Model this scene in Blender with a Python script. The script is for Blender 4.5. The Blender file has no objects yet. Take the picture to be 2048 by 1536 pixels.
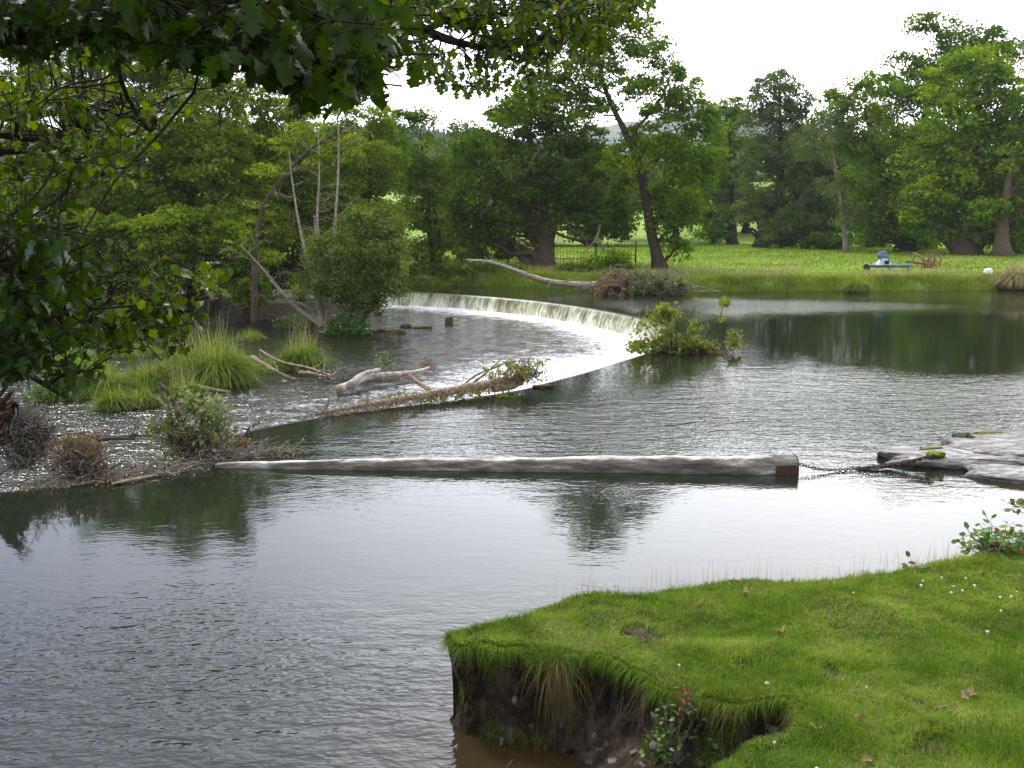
import bpy, math, random
import numpy as np
from mathutils import Vector, Matrix
from mathutils.geometry import delaunay_2d_cdt

rng = np.random.default_rng(7)
random.seed(7)
S = bpy.context.scene
COL = S.collection
R = math.radians

# ------------------------------------------------------------------ camera
F, HZ, H = 2000.0, 430.0, 4.5
PITCH = math.atan((768 - HZ) / F)
cam_d = bpy.data.cameras.new('camera')
cam = bpy.data.objects.new('camera', cam_d)
COL.objects.link(cam)
cam.location = (0, 0, H)
cam.rotation_euler = (math.pi / 2 - PITCH, 0, 0)
cam_d.sensor_width = 36
cam_d.lens = 36 * F / 2048
cam_d.clip_start = 0.05
cam_d.clip_end = 6000
S.camera = cam
cp, sp_ = math.cos(PITCH), math.sin(PITCH)


def ray(px, py):
    x = (px - 1024) / F
    v = -(py - 768) / F
    return np.array([x, cp + v * sp_, -sp_ + v * cp])


def G(px, py, z=0.0):
    d = ray(px, py)
    t = (z - H) / d[2]
    return np.array([d[0] * t, d[1] * t, z])


def Q(px, py, D):
    d = ray(px, py)
    t = D / d[1]
    return np.array([d[0] * t, D, H + d[2] * t])


# ------------------------------------------------------------------ noise
def _hash(ix, iy, seed):
    n = (ix.astype(np.int64) * 374761393 + iy.astype(np.int64) * 668265263 + seed * 1274126177) & 0x7fffffff
    n = ((n ^ (n >> 13)) * 1274126177) & 0x7fffffff
    return ((n ^ (n >> 16)) & 0xffff) / 65535.0


def vnoise(x, y, seed=0):
    x = np.asarray(x, float); y = np.asarray(y, float)
    ix = np.floor(x); iy = np.floor(y)
    fx = x - ix; fy = y - iy
    fx = fx * fx * (3 - 2 * fx); fy = fy * fy * (3 - 2 * fy)
    a = _hash(ix, iy, seed); b = _hash(ix + 1, iy, seed)
    c = _hash(ix, iy + 1, seed); d = _hash(ix + 1, iy + 1, seed)
    return (a * (1 - fx) + b * fx) * (1 - fy) + (c * (1 - fx) + d * fx) * fy


def fbm(x, y, seed=0, o=4):
    s = 0; a = 0.5; t = 0
    for k in range(o):
        s = s + a * vnoise(np.asarray(x) * 2 ** k, np.asarray(y) * 2 ** k, seed + k * 17); t += a; a *= 0.5
    return s / t


def sstep(a, b, x):
    t = np.clip((np.asarray(x, float) - a) / (b - a), 0, 1)
    return t * t * (3 - 2 * t)


def unit(v):
    v = np.asarray(v, float)
    return v / (np.linalg.norm(v, axis=-1, keepdims=True) + 1e-9)


# ------------------------------------------------------------------ mesh collecting
class MB:
    def __init__(s):
        s.V = []; s.n = 0; s.F = []; s.T = []; s.U = []

    def add(s, V, Fc, tint=0.5):
        V = np.asarray(V, float); Fc = np.asarray(Fc, int)
        s.V.append(V); s.F.append(Fc + s.n); s.n += len(V)
        t = np.empty(len(Fc)); t[:] = tint
        s.T.append(t)

    def tube(s, P, rad, k=6, tint=0.5, cap=True, rough=0.0):
        P = np.asarray(P, float); n = len(P)
        rad = np.asarray(rad, float) * np.ones(n)
        T = np.gradient(P, axis=0); T = unit(T)
        up = np.array([0, 0, 1.0]) if abs(T[0][2]) < 0.8 else np.array([1.0, 0, 0])
        a = unit(np.cross(T, up)); b = np.cross(T, a)
        ang = np.arange(k) * 2 * np.pi / k
        rr = rad[:, None] * np.ones(k)[None]
        if rough: rr = rr * (1 + rough * (rng.random((n, k)) - 0.5))
        V = P[:, None, :] + rr[..., None] * (np.cos(ang)[None, :, None] * a[:, None, :] + np.sin(ang)[None, :, None] * b[:, None, :])
        V = V.reshape(-1, 3)
        i = np.arange(n - 1)[:, None] * k; j = np.arange(k)[None]
        j2 = (j + 1) % k
        Fq = np.stack([i + j, i + j2, i + k + j2, i + k + j], -1).reshape(-1, 4)
        if cap:
            c0 = len(V)
            V = np.vstack([V, P[0], P[-1]])
            jj = np.arange(k); jn = (jj + 1) % k
            A = np.stack([np.full(k, c0), jn, jj, np.full(k, c0)], -1)
            B = np.stack([np.full(k, c0 + 1), (n - 1) * k + jj, (n - 1) * k + jn, np.full(k, c0 + 1)], -1)
            Fq = np.vstack([Fq, A, B])
        s.add(V, Fq, tint)

    def box(s, c, sz, M=None, tint=0.5):
        c = np.asarray(c, float); h = np.asarray(sz, float) / 2
        V = np.array([[x, y, z] for x in (-1, 1) for y in (-1, 1) for z in (-1, 1)], float) * h
        if M is not None: V = V @ np.array(M).T
        s.add(V + c, [[0, 1, 3, 2], [4, 6, 7, 5], [0, 4, 5, 1], [2, 3, 7, 6], [0, 2, 6, 4], [1, 5, 7, 3]], tint)

    def build(s, name, m, parent=None, origin=None, smooth=False, uv=None, attrs=None):
        if not s.V: return None
        V = np.vstack(s.V) if s.V else np.zeros((0, 3))
        org = np.zeros(3)
        if parent is not None: org = np.array(parent.matrix_basis.translation if False else parent.location)
        elif origin is not None: org = np.asarray(origin, float)
        V = V - org
        me = bpy.data.meshes.new(name)
        me.vertices.add(len(V)); me.vertices.foreach_set('co', V.astype(np.float32).ravel())
        Ls = []; cnt = []
        for Fc in s.F:
            if Fc.shape[1] == 4:
                tri = Fc[:, 0] == Fc[:, 3]
                if tri.any():
                    for row, t in zip(Fc, tri):
                        if t: Ls.append(row[:3]); cnt.append([3])
                        else: Ls.append(row); cnt.append([4])
                    continue
            Ls.append(Fc.ravel()); cnt.append(np.full(len(Fc), Fc.shape[1]))
        L = np.concatenate(Ls).astype(np.int32); C = np.concatenate(cnt).astype(np.int32)
        st = np.concatenate([[0], np.cumsum(C)[:-1]]).astype(np.int32)
        me.loops.add(len(L)); me.loops.foreach_set('vertex_index', L)
        me.polygons.add(len(C)); me.polygons.foreach_set('loop_start', st); me.polygons.foreach_set('loop_total', C)
        me.update(calc_edges=True)
        at = me.attributes.new('tint', 'FLOAT', 'FACE')
        at.data.foreach_set('value', np.concatenate(s.T).astype(np.float32))
        if attrs:
            for kx, val in attrs.items():
                a2 = me.attributes.new(kx, 'FLOAT', 'POINT'); a2.data.foreach_set('value', np.asarray(val, np.float32))
        if smooth: me.polygons.foreach_set('use_smooth', np.ones(len(C), bool))
        me.validate()
        me.materials.append(m)
        o = bpy.data.objects.new(name, me); COL.objects.link(o)
        if parent is not None: o.parent = parent
        else: o.location = org
        return o


def tag(o, label=None, cat=None, group=None, kind=None):
    if label: o['label'] = label
    if cat: o['category'] = cat
    if group: o['group'] = group
    if kind: o['kind'] = kind
    return o


def thing(name, label, cat, loc, group=None):
    o = bpy.data.objects.new(name, None); COL.objects.link(o)
    o.location = tuple(float(v) for v in loc); o.empty_display_size = 0.3
    return tag(o, label, cat, group)


def grid_faces(nr, nc):
    i = np.arange(nr - 1)[:, None] * nc; j = np.arange(nc - 1)[None]
    return np.stack([i + j, i + j + 1, i + nc + j + 1, i + nc + j], -1).reshape(-1, 4)


# ------------------------------------------------------------------ materials
def newmat(name):
    m = bpy.data.materials.new(name); m.use_nodes = True
    nt = m.node_tree; nt.nodes.clear()
    out = nt.nodes.new('ShaderNodeOutputMaterial')
    return m, nt, out


def nd(nt, t, **kw):
    n = nt.nodes.new(t)
    for k, v in kw.items():
        if k.startswith('i_'):
            n.inputs[k[2:].replace('_', ' ')].default_value = v
        else: setattr(n, k, v)
    return n


def ramp(nt, stops, fac=None):
    n = nt.nodes.new('ShaderNodeValToRGB'); e = n.color_ramp.elements
    while len(e) < len(stops): e.new(0.5)
    for k, (p, c) in enumerate(stops):
        e[k].position = p; e[k].color = (*c, 1) if len(c) == 3 else c
    if fac is not None: nt.links.new(fac, n.inputs['Fac'])
    return n


def math_(nt, op, a, b=None, clamp=False):
    n = nt.nodes.new('ShaderNodeMath'); n.operation = op; n.use_clamp = clamp
    for k, v in enumerate((a, b)):
        if v is None: continue
        if isinstance(v, (int, float)): n.inputs[k].default_value = v
        else: nt.links.new(v, n.inputs[k])
    return n.outputs[0]


def noise(nt, scale, detail=4, rough=0.55, vec=None, sc=None, dist=0.0):
    n = nt.nodes.new('ShaderNodeTexNoise'); n.inputs['Scale'].default_value = scale
    n.inputs['Detail'].default_value = detail; n.inputs['Roughness'].default_value = rough
    n.inputs['Distortion'].default_value = dist
    if sc is not None:
        mp = nt.nodes.new('ShaderNodeMapping'); mp.inputs['Scale'].default_value = sc
        if vec is None:
            g = nt.nodes.new('ShaderNodeNewGeometry'); vec = g.outputs['Position']
        nt.links.new(vec, mp.inputs['Vector']); vec = mp.outputs[0]
    elif vec is None:
        g = nt.nodes.new('ShaderNodeNewGeometry'); vec = g.outputs['Position']
    nt.links.new(vec, n.inputs['Vector'])
    return n.outputs['Fac']


def mixc(nt, fac, a, b):
    n = nt.nodes.new('ShaderNodeMix'); n.data_type = 'RGBA'
    if isinstance(fac, (int, float)): n.inputs[0].default_value = fac
    else: nt.links.new(fac, n.inputs[0])
    for k, v in ((6, a), (7, b)):
        if isinstance(v, tuple): n.inputs[k].default_value = (*v, 1)
        else: nt.links.new(v, n.inputs[k])
    return n.outputs[2]


def attr(nt, name):
    n = nt.nodes.new('ShaderNodeAttribute'); n.attribute_name = name
    return n.outputs['Fac']


def leaf_mat(name, c0, c1, c2, trans=0.35, gloss=0.0, nscale=0.5):
    m, nt, out = newmat(name)
    t = attr(nt, 'tint')
    nz = noise(nt, nscale, 2)
    f = math_(nt, 'ADD', math_(nt, 'MULTIPLY', t, 0.85), math_(nt, 'MULTIPLY', math_(nt, 'SUBTRACT', nz, 0.42), 0.8), True)
    cr = ramp(nt, [(0.0, c0), (0.5, c1), (1.0, c2)], f)
    if gloss:
        b = nd(nt, 'ShaderNodeBsdfPrincipled'); b.inputs['Roughness'].default_value = 0.38
        b.inputs['Specular IOR Level'].default_value = gloss
        nt.links.new(cr.outputs[0], b.inputs['Base Color'])
    else:
        b = nd(nt, 'ShaderNodeBsdfDiffuse'); nt.links.new(cr.outputs[0], b.inputs['Color'])
    tr = nd(nt, 'ShaderNodeBsdfTranslucent')
    hs = nd(nt, 'ShaderNodeHueSaturation'); hs.inputs['Value'].default_value = 1.5; hs.inputs['Saturation'].default_value = 1.1
    hs.inputs['Hue'].default_value = 0.485
    nt.links.new(cr.outputs[0], hs.inputs['Color']); nt.links.new(hs.outputs[0], tr.inputs['Color'])
    mx = nd(nt, 'ShaderNodeMixShader'); mx.inputs[0].default_value = trans
    nt.links.new(b.outputs[0], mx.inputs[1]); nt.links.new(tr.outputs[0], mx.inputs[2])
    nt.links.new(mx.outputs[0], out.inputs['Surface'])
    return m


def rough_mat(name, stops, scale=4, rough=0.9, bump=0.3, bscale=20, sc=None, spec=0.2, bdist=0.03, detail=6):
    m, nt, out = newmat(name)
    b = nd(nt, 'ShaderNodeBsdfPrincipled'); b.inputs['Roughness'].default_value = rough
    b.inputs['Specular IOR Level'].default_value = spec
    nz = noise(nt, scale, detail, 0.6, sc=sc)
    cr = ramp(nt, stops, nz)
    t = attr(nt, 'tint')
    mul = nd(nt, 'ShaderNodeMix'); mul.data_type = 'RGBA'; mul.blend_type = 'MULTIPLY'; mul.inputs[0].default_value = 1
    g = nt.nodes.new('ShaderNodeCombineColor')
    tv = math_(nt, 'ADD', math_(nt, 'MULTIPLY', t, 0.8), 0.6)
    for k in range(3): nt.links.new(tv, g.inputs[k])
    nt.links.new(cr.outputs[0], mul.inputs[6]); nt.links.new(g.outputs[0], mul.inputs[7])
    nt.links.new(mul.outputs[2], b.inputs['Base Color'])
    bp = nd(nt, 'ShaderNodeBump'); bp.inputs['Strength'].default_value = bump; bp.inputs['Distance'].default_value = bdist
    nt.links.new(noise(nt, bscale, 5, 0.65, sc=sc), bp.inputs['Height'])
    nt.links.new(bp.outputs[0], b.inputs['Normal'])
    nt.links.new(b.outputs[0], out.inputs['Surface'])
    return m


M = {}
M['alder'] = leaf_mat('alder leaves', (0.042, 0.085, 0.010), (0.115, 0.185, 0.020), (0.25, 0.31, 0.040), 0.36)
M['alder2'] = leaf_mat('bright alder leaves', (0.045, 0.090, 0.010), (0.12, 0.20, 0.020), (0.24, 0.34, 0.035), 0.36)
M['oak'] = leaf_mat('oak leaves', (0.0250, 0.0562, 0.0096), (0.0750, 0.1375, 0.0170), (0.1719, 0.2500, 0.0298), 0.32)
M['syc'] = leaf_mat('sycamore leaves', (0.0330, 0.0725, 0.0096), (0.1020, 0.1875, 0.0149), (0.2400, 0.3250, 0.0276), 0.34)
M['bluegreen'] = leaf_mat('dull green leaves', (0.0358, 0.0676, 0.0221), (0.0894, 0.1365, 0.0376), (0.1625, 0.2080, 0.0553), 0.3)
M['willow'] = leaf_mat('willow leaves', (0.0550, 0.0825, 0.0168), (0.1210, 0.1705, 0.0327), (0.2310, 0.2860, 0.0701), 0.3)
M['grey_leaf'] = leaf_mat('grey green leaves', (0.06, 0.085, 0.03), (0.12, 0.16, 0.055), (0.21, 0.25, 0.1), 0.3)
M['fg'] = leaf_mat('foreground leaves', (0.012, 0.032, 0.004), (0.038, 0.080, 0.007), (0.115, 0.18, 0.012), 0.38, 0.25, 1.2)
M['plant'] = leaf_mat('plant leaves', (0.03, 0.085, 0.012), (0.07, 0.17, 0.02), (0.15, 0.27, 0.04), 0.35, 0.3, 3)
M['brownleaf'] = leaf_mat('withered leaves', (0.06, 0.040, 0.020), (0.16, 0.115, 0.055), (0.31, 0.24, 0.13), 0.25, 0, 3)
M['mixleaf'] = leaf_mat('half withered leaves', (0.14, 0.075, 0.028), (0.13, 0.17, 0.03), (0.24, 0.30, 0.06), 0.35, 0, 5)
M['redleaf'] = leaf_mat('red leaves', (0.12, 0.02, 0.012), (0.22, 0.045, 0.03), (0.25, 0.12, 0.05), 0.35, 0.2, 3)
M['grass'] = leaf_mat('short grass', (0.040, 0.085, 0.012), (0.125, 0.205, 0.024), (0.30, 0.365, 0.085), 0.42, 0, 2.2)
M['grass_tall'] = leaf_mat('tall river grass', (0.05, 0.105, 0.015), (0.115, 0.195, 0.025), (0.26, 0.32, 0.075), 0.42, 0, 1.5)
M['rush'] = leaf_mat('dry rush blades', (0.07, 0.055, 0.022), (0.15, 0.125, 0.05), (0.28, 0.24, 0.11), 0.3, 0, 6)
M['straw'] = leaf_mat('dry grass', (0.16, 0.14, 0.06), (0.30, 0.27, 0.13), (0.46, 0.41, 0.23), 0.35, 0, 3)
M['meadowblade'] = leaf_mat('meadow grass', (0.07, 0.13, 0.016), (0.15, 0.23, 0.028), (0.27, 0.32, 0.07), 0.35, 0, 0.3)
M['white'] = leaf_mat('white petals', (0.6, 0.6, 0.55), (0.75, 0.75, 0.7), (0.85, 0.85, 0.8), 0.2)
M['yellow'] = leaf_mat('yellow petals', (0.7, 0.5, 0.02), (0.8, 0.6, 0.03), (0.8, 0.6, 0.03), 0.2)
M['bark'] = rough_mat('dark bark', [(0.3, (0.018, 0.014, 0.010)), (0.7, (0.075, 0.058, 0.042))], 6, bump=0.6, sc=(3, 3, 0.7), bdist=0.05)
M['bark_brown'] = rough_mat('brown trunk bark', [(0.3, (0.05, 0.036, 0.026)), (0.7, (0.15, 0.115, 0.085))], 5, bump=0.6, sc=(3, 3, 0.7), bdist=0.06)
M['deadwood'] = rough_mat('bleached wood', [(0.25, (0.10, 0.088, 0.065)), (0.7, (0.28, 0.25, 0.20))], 5, bump=0.4, bscale=30)
M['driftwood'] = rough_mat('driftwood', [(0.25, (0.07, 0.05, 0.035)), (0.5, (0.22, 0.17, 0.12)), (0.75, (0.42, 0.35, 0.26))], 7, bump=0.5, bscale=30)
M['whitewood'] = rough_mat('barked pale wood', [(0.3, (0.08, 0.065, 0.05)), (0.48, (0.26, 0.235, 0.21)), (0.7, (0.44, 0.41, 0.38))], 3.5, bump=0.4, bscale=25)
M['cutwood'] = rough_mat('sawn wood', [(0.3, (0.20, 0.11, 0.045)), (0.7, (0.40, 0.26, 0.13))], 10, bump=0.3)
M['rootwood'] = rough_mat('torn root wood', [(0.35, (0.02, 0.014, 0.010)), (0.5, (0.085, 0.05, 0.032)), (0.68, (0.24, 0.15, 0.09))], 4, bump=1.0, sc=(1, 1, 3), bdist=0.06)
M['twig'] = rough_mat('dead twigs', [(0.3, (0.06, 0.05, 0.04)), (0.7, (0.24, 0.215, 0.18))], 5, bump=0.1)
M['darktwig'] = rough_mat('wet twigs', [(0.3, (0.02, 0.014, 0.01)), (0.7, (0.08, 0.06, 0.045))], 5, bump=0.1)
M['rust'] = rough_mat('rusty iron', [(0.3, (0.03, 0.019, 0.014)), (0.7, (0.085, 0.046, 0.030))], 14, bump=0.4, bscale=60, bdist=0.01)
M['iron'] = rough_mat('black painted iron', [(0.3, (0.008, 0.010, 0.010)), (0.7, (0.02, 0.024, 0.022))], 14, 0.6, bump=0.1)
M['chainmetal'] = rough_mat('rusty chain', [(0.3, (0.018, 0.010, 0.012)), (0.7, (0.085, 0.045, 0.04))], 20, 0.6, bump=0.2, bdist=0.005)
M['bluepaint'] = rough_mat('blue painted steel', [(0.3, (0.055, 0.12, 0.21)), (0.7, (0.13, 0.22, 0.32))], 4, 0.5, bump=0.1)
M['lightpaint'] = rough_mat('pale blue painted steel', [(0.3, (0.30, 0.42, 0.58)), (0.7, (0.50, 0.62, 0.75))], 4, 0.5, bump=0.1)
M['redpaint'] = rough_mat('rusty red paint', [(0.3, (0.12, 0.055, 0.035)), (0.7, (0.24, 0.12, 0.085))], 5, 0.8, bump=0.2)
M['mossrock'] = rough_mat('mossy rock', [(0.35, (0.02, 0.016, 0.012)), (0.6, (0.07, 0.07, 0.02))], 8, bump=0.6, bdist=0.05)
M['moss'] = rough_mat('moss', [(0.3, (0.05, 0.09, 0.012)), (0.7, (0.16, 0.21, 0.03))], 20, bump=0.8, bscale=60, bdist=0.02)
M['rock'] = rough_mat('pale slate rock', [(0.28, (0.07, 0.066, 0.055)), (0.44, (0.20, 0.195, 0.185)), (0.49, (0.06, 0.055, 0.05)), (0.52, (0.21, 0.205, 0.195)), (0.75, (0.34, 0.335, 0.325))], 2.6, 0.8, bump=0.8, bscale=7, sc=(1, 2.2, 5), spec=0.3, bdist=0.08)
M['pebble'] = rough_mat('grey stones', [(0.3, (0.04, 0.035, 0.03)), (0.7, (0.17, 0.155, 0.14))], 9, 0.7, bump=0.3, bdist=0.01)
M['sack'] = rough_mat('white sack', [(0.3, (0.45, 0.45, 0.48)), (0.7, (0.75, 0.75, 0.75))], 6, bump=0.3)
M['stonewall'] = rough_mat('wet weir stone', [(0.3, (0.015, 0.015, 0.012)), (0.7, (0.07, 0.065, 0.05))], 5, 0.4, bump=0.6, spec=0.5)
M['conifer'] = rough_mat('conifer hillside', [(0.35, (0.02, 0.045, 0.030)), (0.65, (0.05, 0.085, 0.055))], 0.12, bump=0.0)


# boom timber: weathered wood, overhead light painted in as pale top and dark flank
def m_boom():
    m, nt, out = newmat('weathered boom timber')
    b = nd(nt, 'ShaderNodeBsdfPrincipled'); b.inputs['Roughness'].default_value = 0.9; b.inputs['Specular IOR Level'].default_value = .15
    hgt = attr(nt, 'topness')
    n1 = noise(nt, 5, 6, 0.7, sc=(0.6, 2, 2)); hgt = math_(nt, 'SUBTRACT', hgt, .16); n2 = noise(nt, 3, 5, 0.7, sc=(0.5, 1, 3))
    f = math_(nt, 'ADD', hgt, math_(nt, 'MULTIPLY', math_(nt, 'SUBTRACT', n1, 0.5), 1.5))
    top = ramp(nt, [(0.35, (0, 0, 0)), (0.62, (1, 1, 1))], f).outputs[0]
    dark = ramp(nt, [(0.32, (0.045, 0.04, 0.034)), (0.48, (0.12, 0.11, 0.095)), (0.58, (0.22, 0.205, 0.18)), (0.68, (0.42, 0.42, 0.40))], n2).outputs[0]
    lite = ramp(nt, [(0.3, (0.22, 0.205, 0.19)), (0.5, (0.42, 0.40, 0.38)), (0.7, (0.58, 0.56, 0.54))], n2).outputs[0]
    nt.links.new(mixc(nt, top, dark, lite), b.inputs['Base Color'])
    bp = nd(nt, 'ShaderNodeBump'); bp.inputs['Strength'].default_value = 0.6; bp.inputs['Distance'].default_value = 0.02
    nt.links.new(noise(nt, 14, 6, 0.7, sc=(0.25, 1.5, 1.5)), bp.inputs['Height']); nt.links.new(bp.outputs[0], b.inputs['Normal'])
    nt.links.new(b.outputs[0], out.inputs['Surface'])
    return m


M['boom'] = m_boom()


def m_water(name, lower=False):
    m, nt, out = newmat(name)
    b = nd(nt, 'ShaderNodeBsdfPrincipled'); b.inputs['IOR'].default_value = 1.33
    b.inputs['Roughness'].default_value = 0.05
    foam = attr(nt, 'foam'); rip = attr(nt, 'ripple'); sh = attr(nt, 'shallow')
    base = mixc(nt, sh, (0.010, 0.014, 0.008), (0.045, 0.030, 0.013))
    if lower:
        n1 = noise(nt, 1.6, 6, 0.75, sc=(1.0, 1.3, 1.0), dist=0.4)  # contrasty white specks serve as broken foam and as painted glints
        n2 = noise(nt, 7, 4, 0.7, sc=(0.8, 1.6, 1.0))
        nn = math_(nt, 'ADD', math_(nt, 'MULTIPLY', n1, 0.9), math_(nt, 'MULTIPLY', n2, 0.7)); nn = math_(nt, 'SUBTRACT', nn, 0.30)
    else:
        nn = noise(nt, 5, 5, 0.7, sc=(0.5, 2.0, 1.0))
    f = math_(nt, 'ADD', nn, math_(nt, 'SUBTRACT', foam, 0.5))
    ff = ramp(nt, [(0.46, (0, 0, 0)), (0.82, (1, 1, 1))] if lower else [(0.50, (0, 0, 0)), (0.68, (1, 1, 1))], f).outputs[0]
    nt.links.new(mixc(nt, ff, base, (0.80, 0.82, 0.84)), b.inputs['Base Color'])
    rr = math_(nt, 'ADD', math_(nt, 'MULTIPLY', ff, 0.6), 0.04); nt.links.new(rr, b.inputs['Roughness'])
    # ripples
    w1 = noise(nt, 1.5, 1, 0.5, sc=(0.6, 1.3, 1), dist=0.8)
    w2 = noise(nt, 4.6, 2, 0.5, sc=(0.6, 1.25, 1), dist=0.6)
    w3 = noise(nt, 13.0, 1, 0.5, sc=(0.7, 1.2, 1), dist=0.3)
    hgt = math_(nt, 'ADD', math_(nt, 'MULTIPLY', w1, 0.8), math_(nt, 'ADD', math_(nt, 'MULTIPLY', w2, 0.6), math_(nt, 'MULTIPLY', w3, 0.34)))
    bp = nd(nt, 'ShaderNodeBump'); bp.inputs['Distance'].default_value = 0.12 if not lower else 0.22
    nt.links.new(rip, bp.inputs['Strength'])
    nt.links.new(hgt, bp.inputs['Height']); nt.links.new(bp.outputs[0], b.inputs['Normal'])
    nt.links.new(b.outputs[0], out.inputs['Surface'])
    return m


M['water'] = m_water('river water')
M['rapids'] = m_water('rapids water', True)


def m_fall():
    m, nt, out = newmat('falling water')
    b = nd(nt, 'ShaderNodeBsdfPrincipled'); b.inputs['Roughness'].default_value = 0.3
    a = attr(nt, 'along'); d = attr(nt, 'down')
    cx = nt.nodes.new('ShaderNodeCombineXYZ'); nt.links.new(a, cx.inputs[0]); nt.links.new(math_(nt, 'MULTIPLY', d, 0.22), cx.inputs[1])
    n1 = noise(nt, 6.0, 5, 0.75, vec=cx.outputs[0]); n2 = noise(nt, 1.1, 4, 0.65, vec=cx.outputs[0])
    f = math_(nt, 'ADD', math_(nt, 'MULTIPLY', n1, 0.85), math_(nt, 'MULTIPLY', n2, 0.6)); f = math_(nt, 'SUBTRACT', f, .19)
    f = math_(nt, 'ADD', f, math_(nt, 'MULTIPLY', math_(nt, 'SUBTRACT', d, 0.5), 0.16))
    cr = ramp(nt, [(0.36, (0.05, 0.05, 0.028)), (0.5, (0.24, 0.24, 0.14)), (0.58, (0.46, 0.46, 0.34)), (0.72, (0.82, 0.83, 0.78))], f)
    # dark smooth lip where the water goes over the crest
    lip = ramp(nt, [(0.0, (0.012, 0.014, 0.012)), (0.16, (1, 1, 1))], d).outputs[0]
    mu = nd(nt, 'ShaderNodeMix'); mu.data_type = 'RGBA'; mu.blend_type = 'MULTIPLY'; mu.inputs[0].default_value = 1
    nt.links.new(cr.outputs[0], mu.inputs[6]); nt.links.new(lip, mu.inputs[7])
    nt.links.new(mu.outputs[2], b.inputs['Base Color'])
    bp = nd(nt, 'ShaderNodeBump'); bp.inputs['Strength'].default_value = 0.5; bp.inputs['Distance'].default_value = 0.08
    nt.links.new(f, bp.inputs['Height']); nt.links.new(bp.outputs[0], b.inputs['Normal'])
    nt.links.new(b.outputs[0], out.inputs['Surface'])
    return m


M['fall'] = m_fall()


def m_bank():
    m, nt, out = newmat('bank soil and turf')
    b = nd(nt, 'ShaderNodeBsdfPrincipled'); b.inputs['Roughness'].default_value = 0.95; b.inputs['Specular IOR Level'].default_value = 0.15
    turf = attr(nt, 'turf')
    n1 = noise(nt, 5, 6, 0.7); n2 = noise(nt, 1.3, 5, 0.6)
    soil = ramp(nt, [(0.3, (0.014, 0.010, 0.007)), (0.5, (0.045, 0.033, 0.023)), (0.6, (0.09, 0.07, 0.05)), (0.72, (0.15, 0.13, 0.105))], n1).outputs[0]
    gr = ramp(nt, [(0.3, (0.035, 0.065, 0.010)), (0.55, (0.07, 0.125, 0.016)), (0.75, (0.13, 0.16, 0.04))], n2).outputs[0]
    nt.links.new(mixc(nt, turf, soil, gr), b.inputs['Base Color'])
    bp = nd(nt, 'ShaderNodeBump'); bp.inputs['Strength'].default_value = 0.9; bp.inputs['Distance'].default_value = 0.06
    nt.links.new(noise(nt, 16, 6, 0.75), bp.inputs['Height']); nt.links.new(bp.outputs[0], b.inputs['Normal'])
    nt.links.new(b.outputs[0], out.inputs['Surface'])
    return m


M['bank'] = m_bank()


def m_meadow():
    m, nt, out = newmat('meadow turf')
    b = nd(nt, 'ShaderNodeBsdfPrincipled'); b.inputs['Roughness'].default_value = 0.95; b.inputs['Specular IOR Level'].default_value = 0.1
    turf = attr(nt, 'turf')
    n1 = noise(nt, 0.12, 6, 0.65, sc=(0.5, 1, 1)); n2 = noise(nt, 1.8, 6, 0.7)
    f = math_(nt, 'ADD', math_(nt, 'MULTIPLY', n1, 0.6), math_(nt, 'MULTIPLY', n2, 0.4))
    gr = ramp(nt, [(0.3, (0.09, 0.16, 0.022)), (0.48, (0.15, 0.24, 0.03)), (0.6, (0.22, 0.28, 0.055)), (0.72, (0.30, 0.29, 0.12))], f).outputs[0]
    soil = ramp(nt, [(0.35, (0.02, 0.016, 0.012)), (0.7, (0.11, 0.085, 0.075))], n2).outputs[0]
    nt.links.new(mixc(nt, turf, soil, gr), b.inputs['Base Color'])
    bp = nd(nt, 'ShaderNodeBump'); bp.inputs['Strength'].default_value = 0.5; bp.inputs['Distance'].default_value = 0.1
    nt.links.new(n2, bp.inputs['Height']); nt.links.new(bp.outputs[0], b.inputs['Normal'])
    nt.links.new(b.outputs[0], out.inputs['Surface'])
    return m


M['meadow'] = m_meadow()

# ------------------------------------------------------------------ weir crest line
crest_px = [(790, 583), (860, 585), (940, 590), (1010, 595), (1080, 602), (1150, 611), (1215, 622), (1270, 633), (1320, 647), (1345, 662), (1345, 682), (1310, 702)]
near_px = [(1255, 719), (1180, 743), (1095, 765), (1040, 781), (900, 802), (760, 818), (640, 834), (560, 849), (490, 862), (455, 885), (440, 912), (420, 935), (330, 950), (220, 962), (120, 973), (0, 985), (-150, 1000), (-400, 1030)]
crest = [G(-700, 572)[:2], G(300, 575)[:2], G(560, 578)[:2], G(700, 580)[:2]] + [G(*p)[:2] for p in crest_px + near_px]
crest = np.array(crest)


def resample(P, step):
    P = np.asarray(P, float); d = np.r_[0, np.cumsum(np.linalg.norm(np.diff(P, axis=0), axis=1))]
    n = max(2, int(d[-1] / step)); s = np.linspace(0, d[-1], n)
    return np.stack([np.interp(s, d, P[:, k]) for k in range(P.shape[1])], 1)


def chaikin(P, it=2):
    for _ in range(it):
        a = P[:-1] * 0.75 + P[1:] * 0.25; b = P[:-1] * 0.25 + P[1:] * 0.75
        P = np.vstack([P[:1], np.stack([a, b], 1).reshape(-1, P.shape[1]), P[-1:]])
    return P


crest_s = resample(chaikin(crest, 2), 0.3)


def poly_dist(X, Y, P, closed=False):
    """distance to polyline (vectorised)."""
    X = np.asarray(X, float); Y = np.asarray(Y, float)
    best = np.full(X.shape, 1e9)
    n = len(P)
    for k in range(n if closed else n - 1):
        a = P[k]; b = P[(k + 1) % n]; d = b - a; L = d @ d + 1e-12
        t = np.clip(((X - a[0]) * d[0] + (Y - a[1]) * d[1]) / L, 0, 1)
        best = np.minimum(best, (X - a[0] - t * d[0]) ** 2 + (Y - a[1] - t * d[1]) ** 2)
    return np.sqrt(best)


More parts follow.
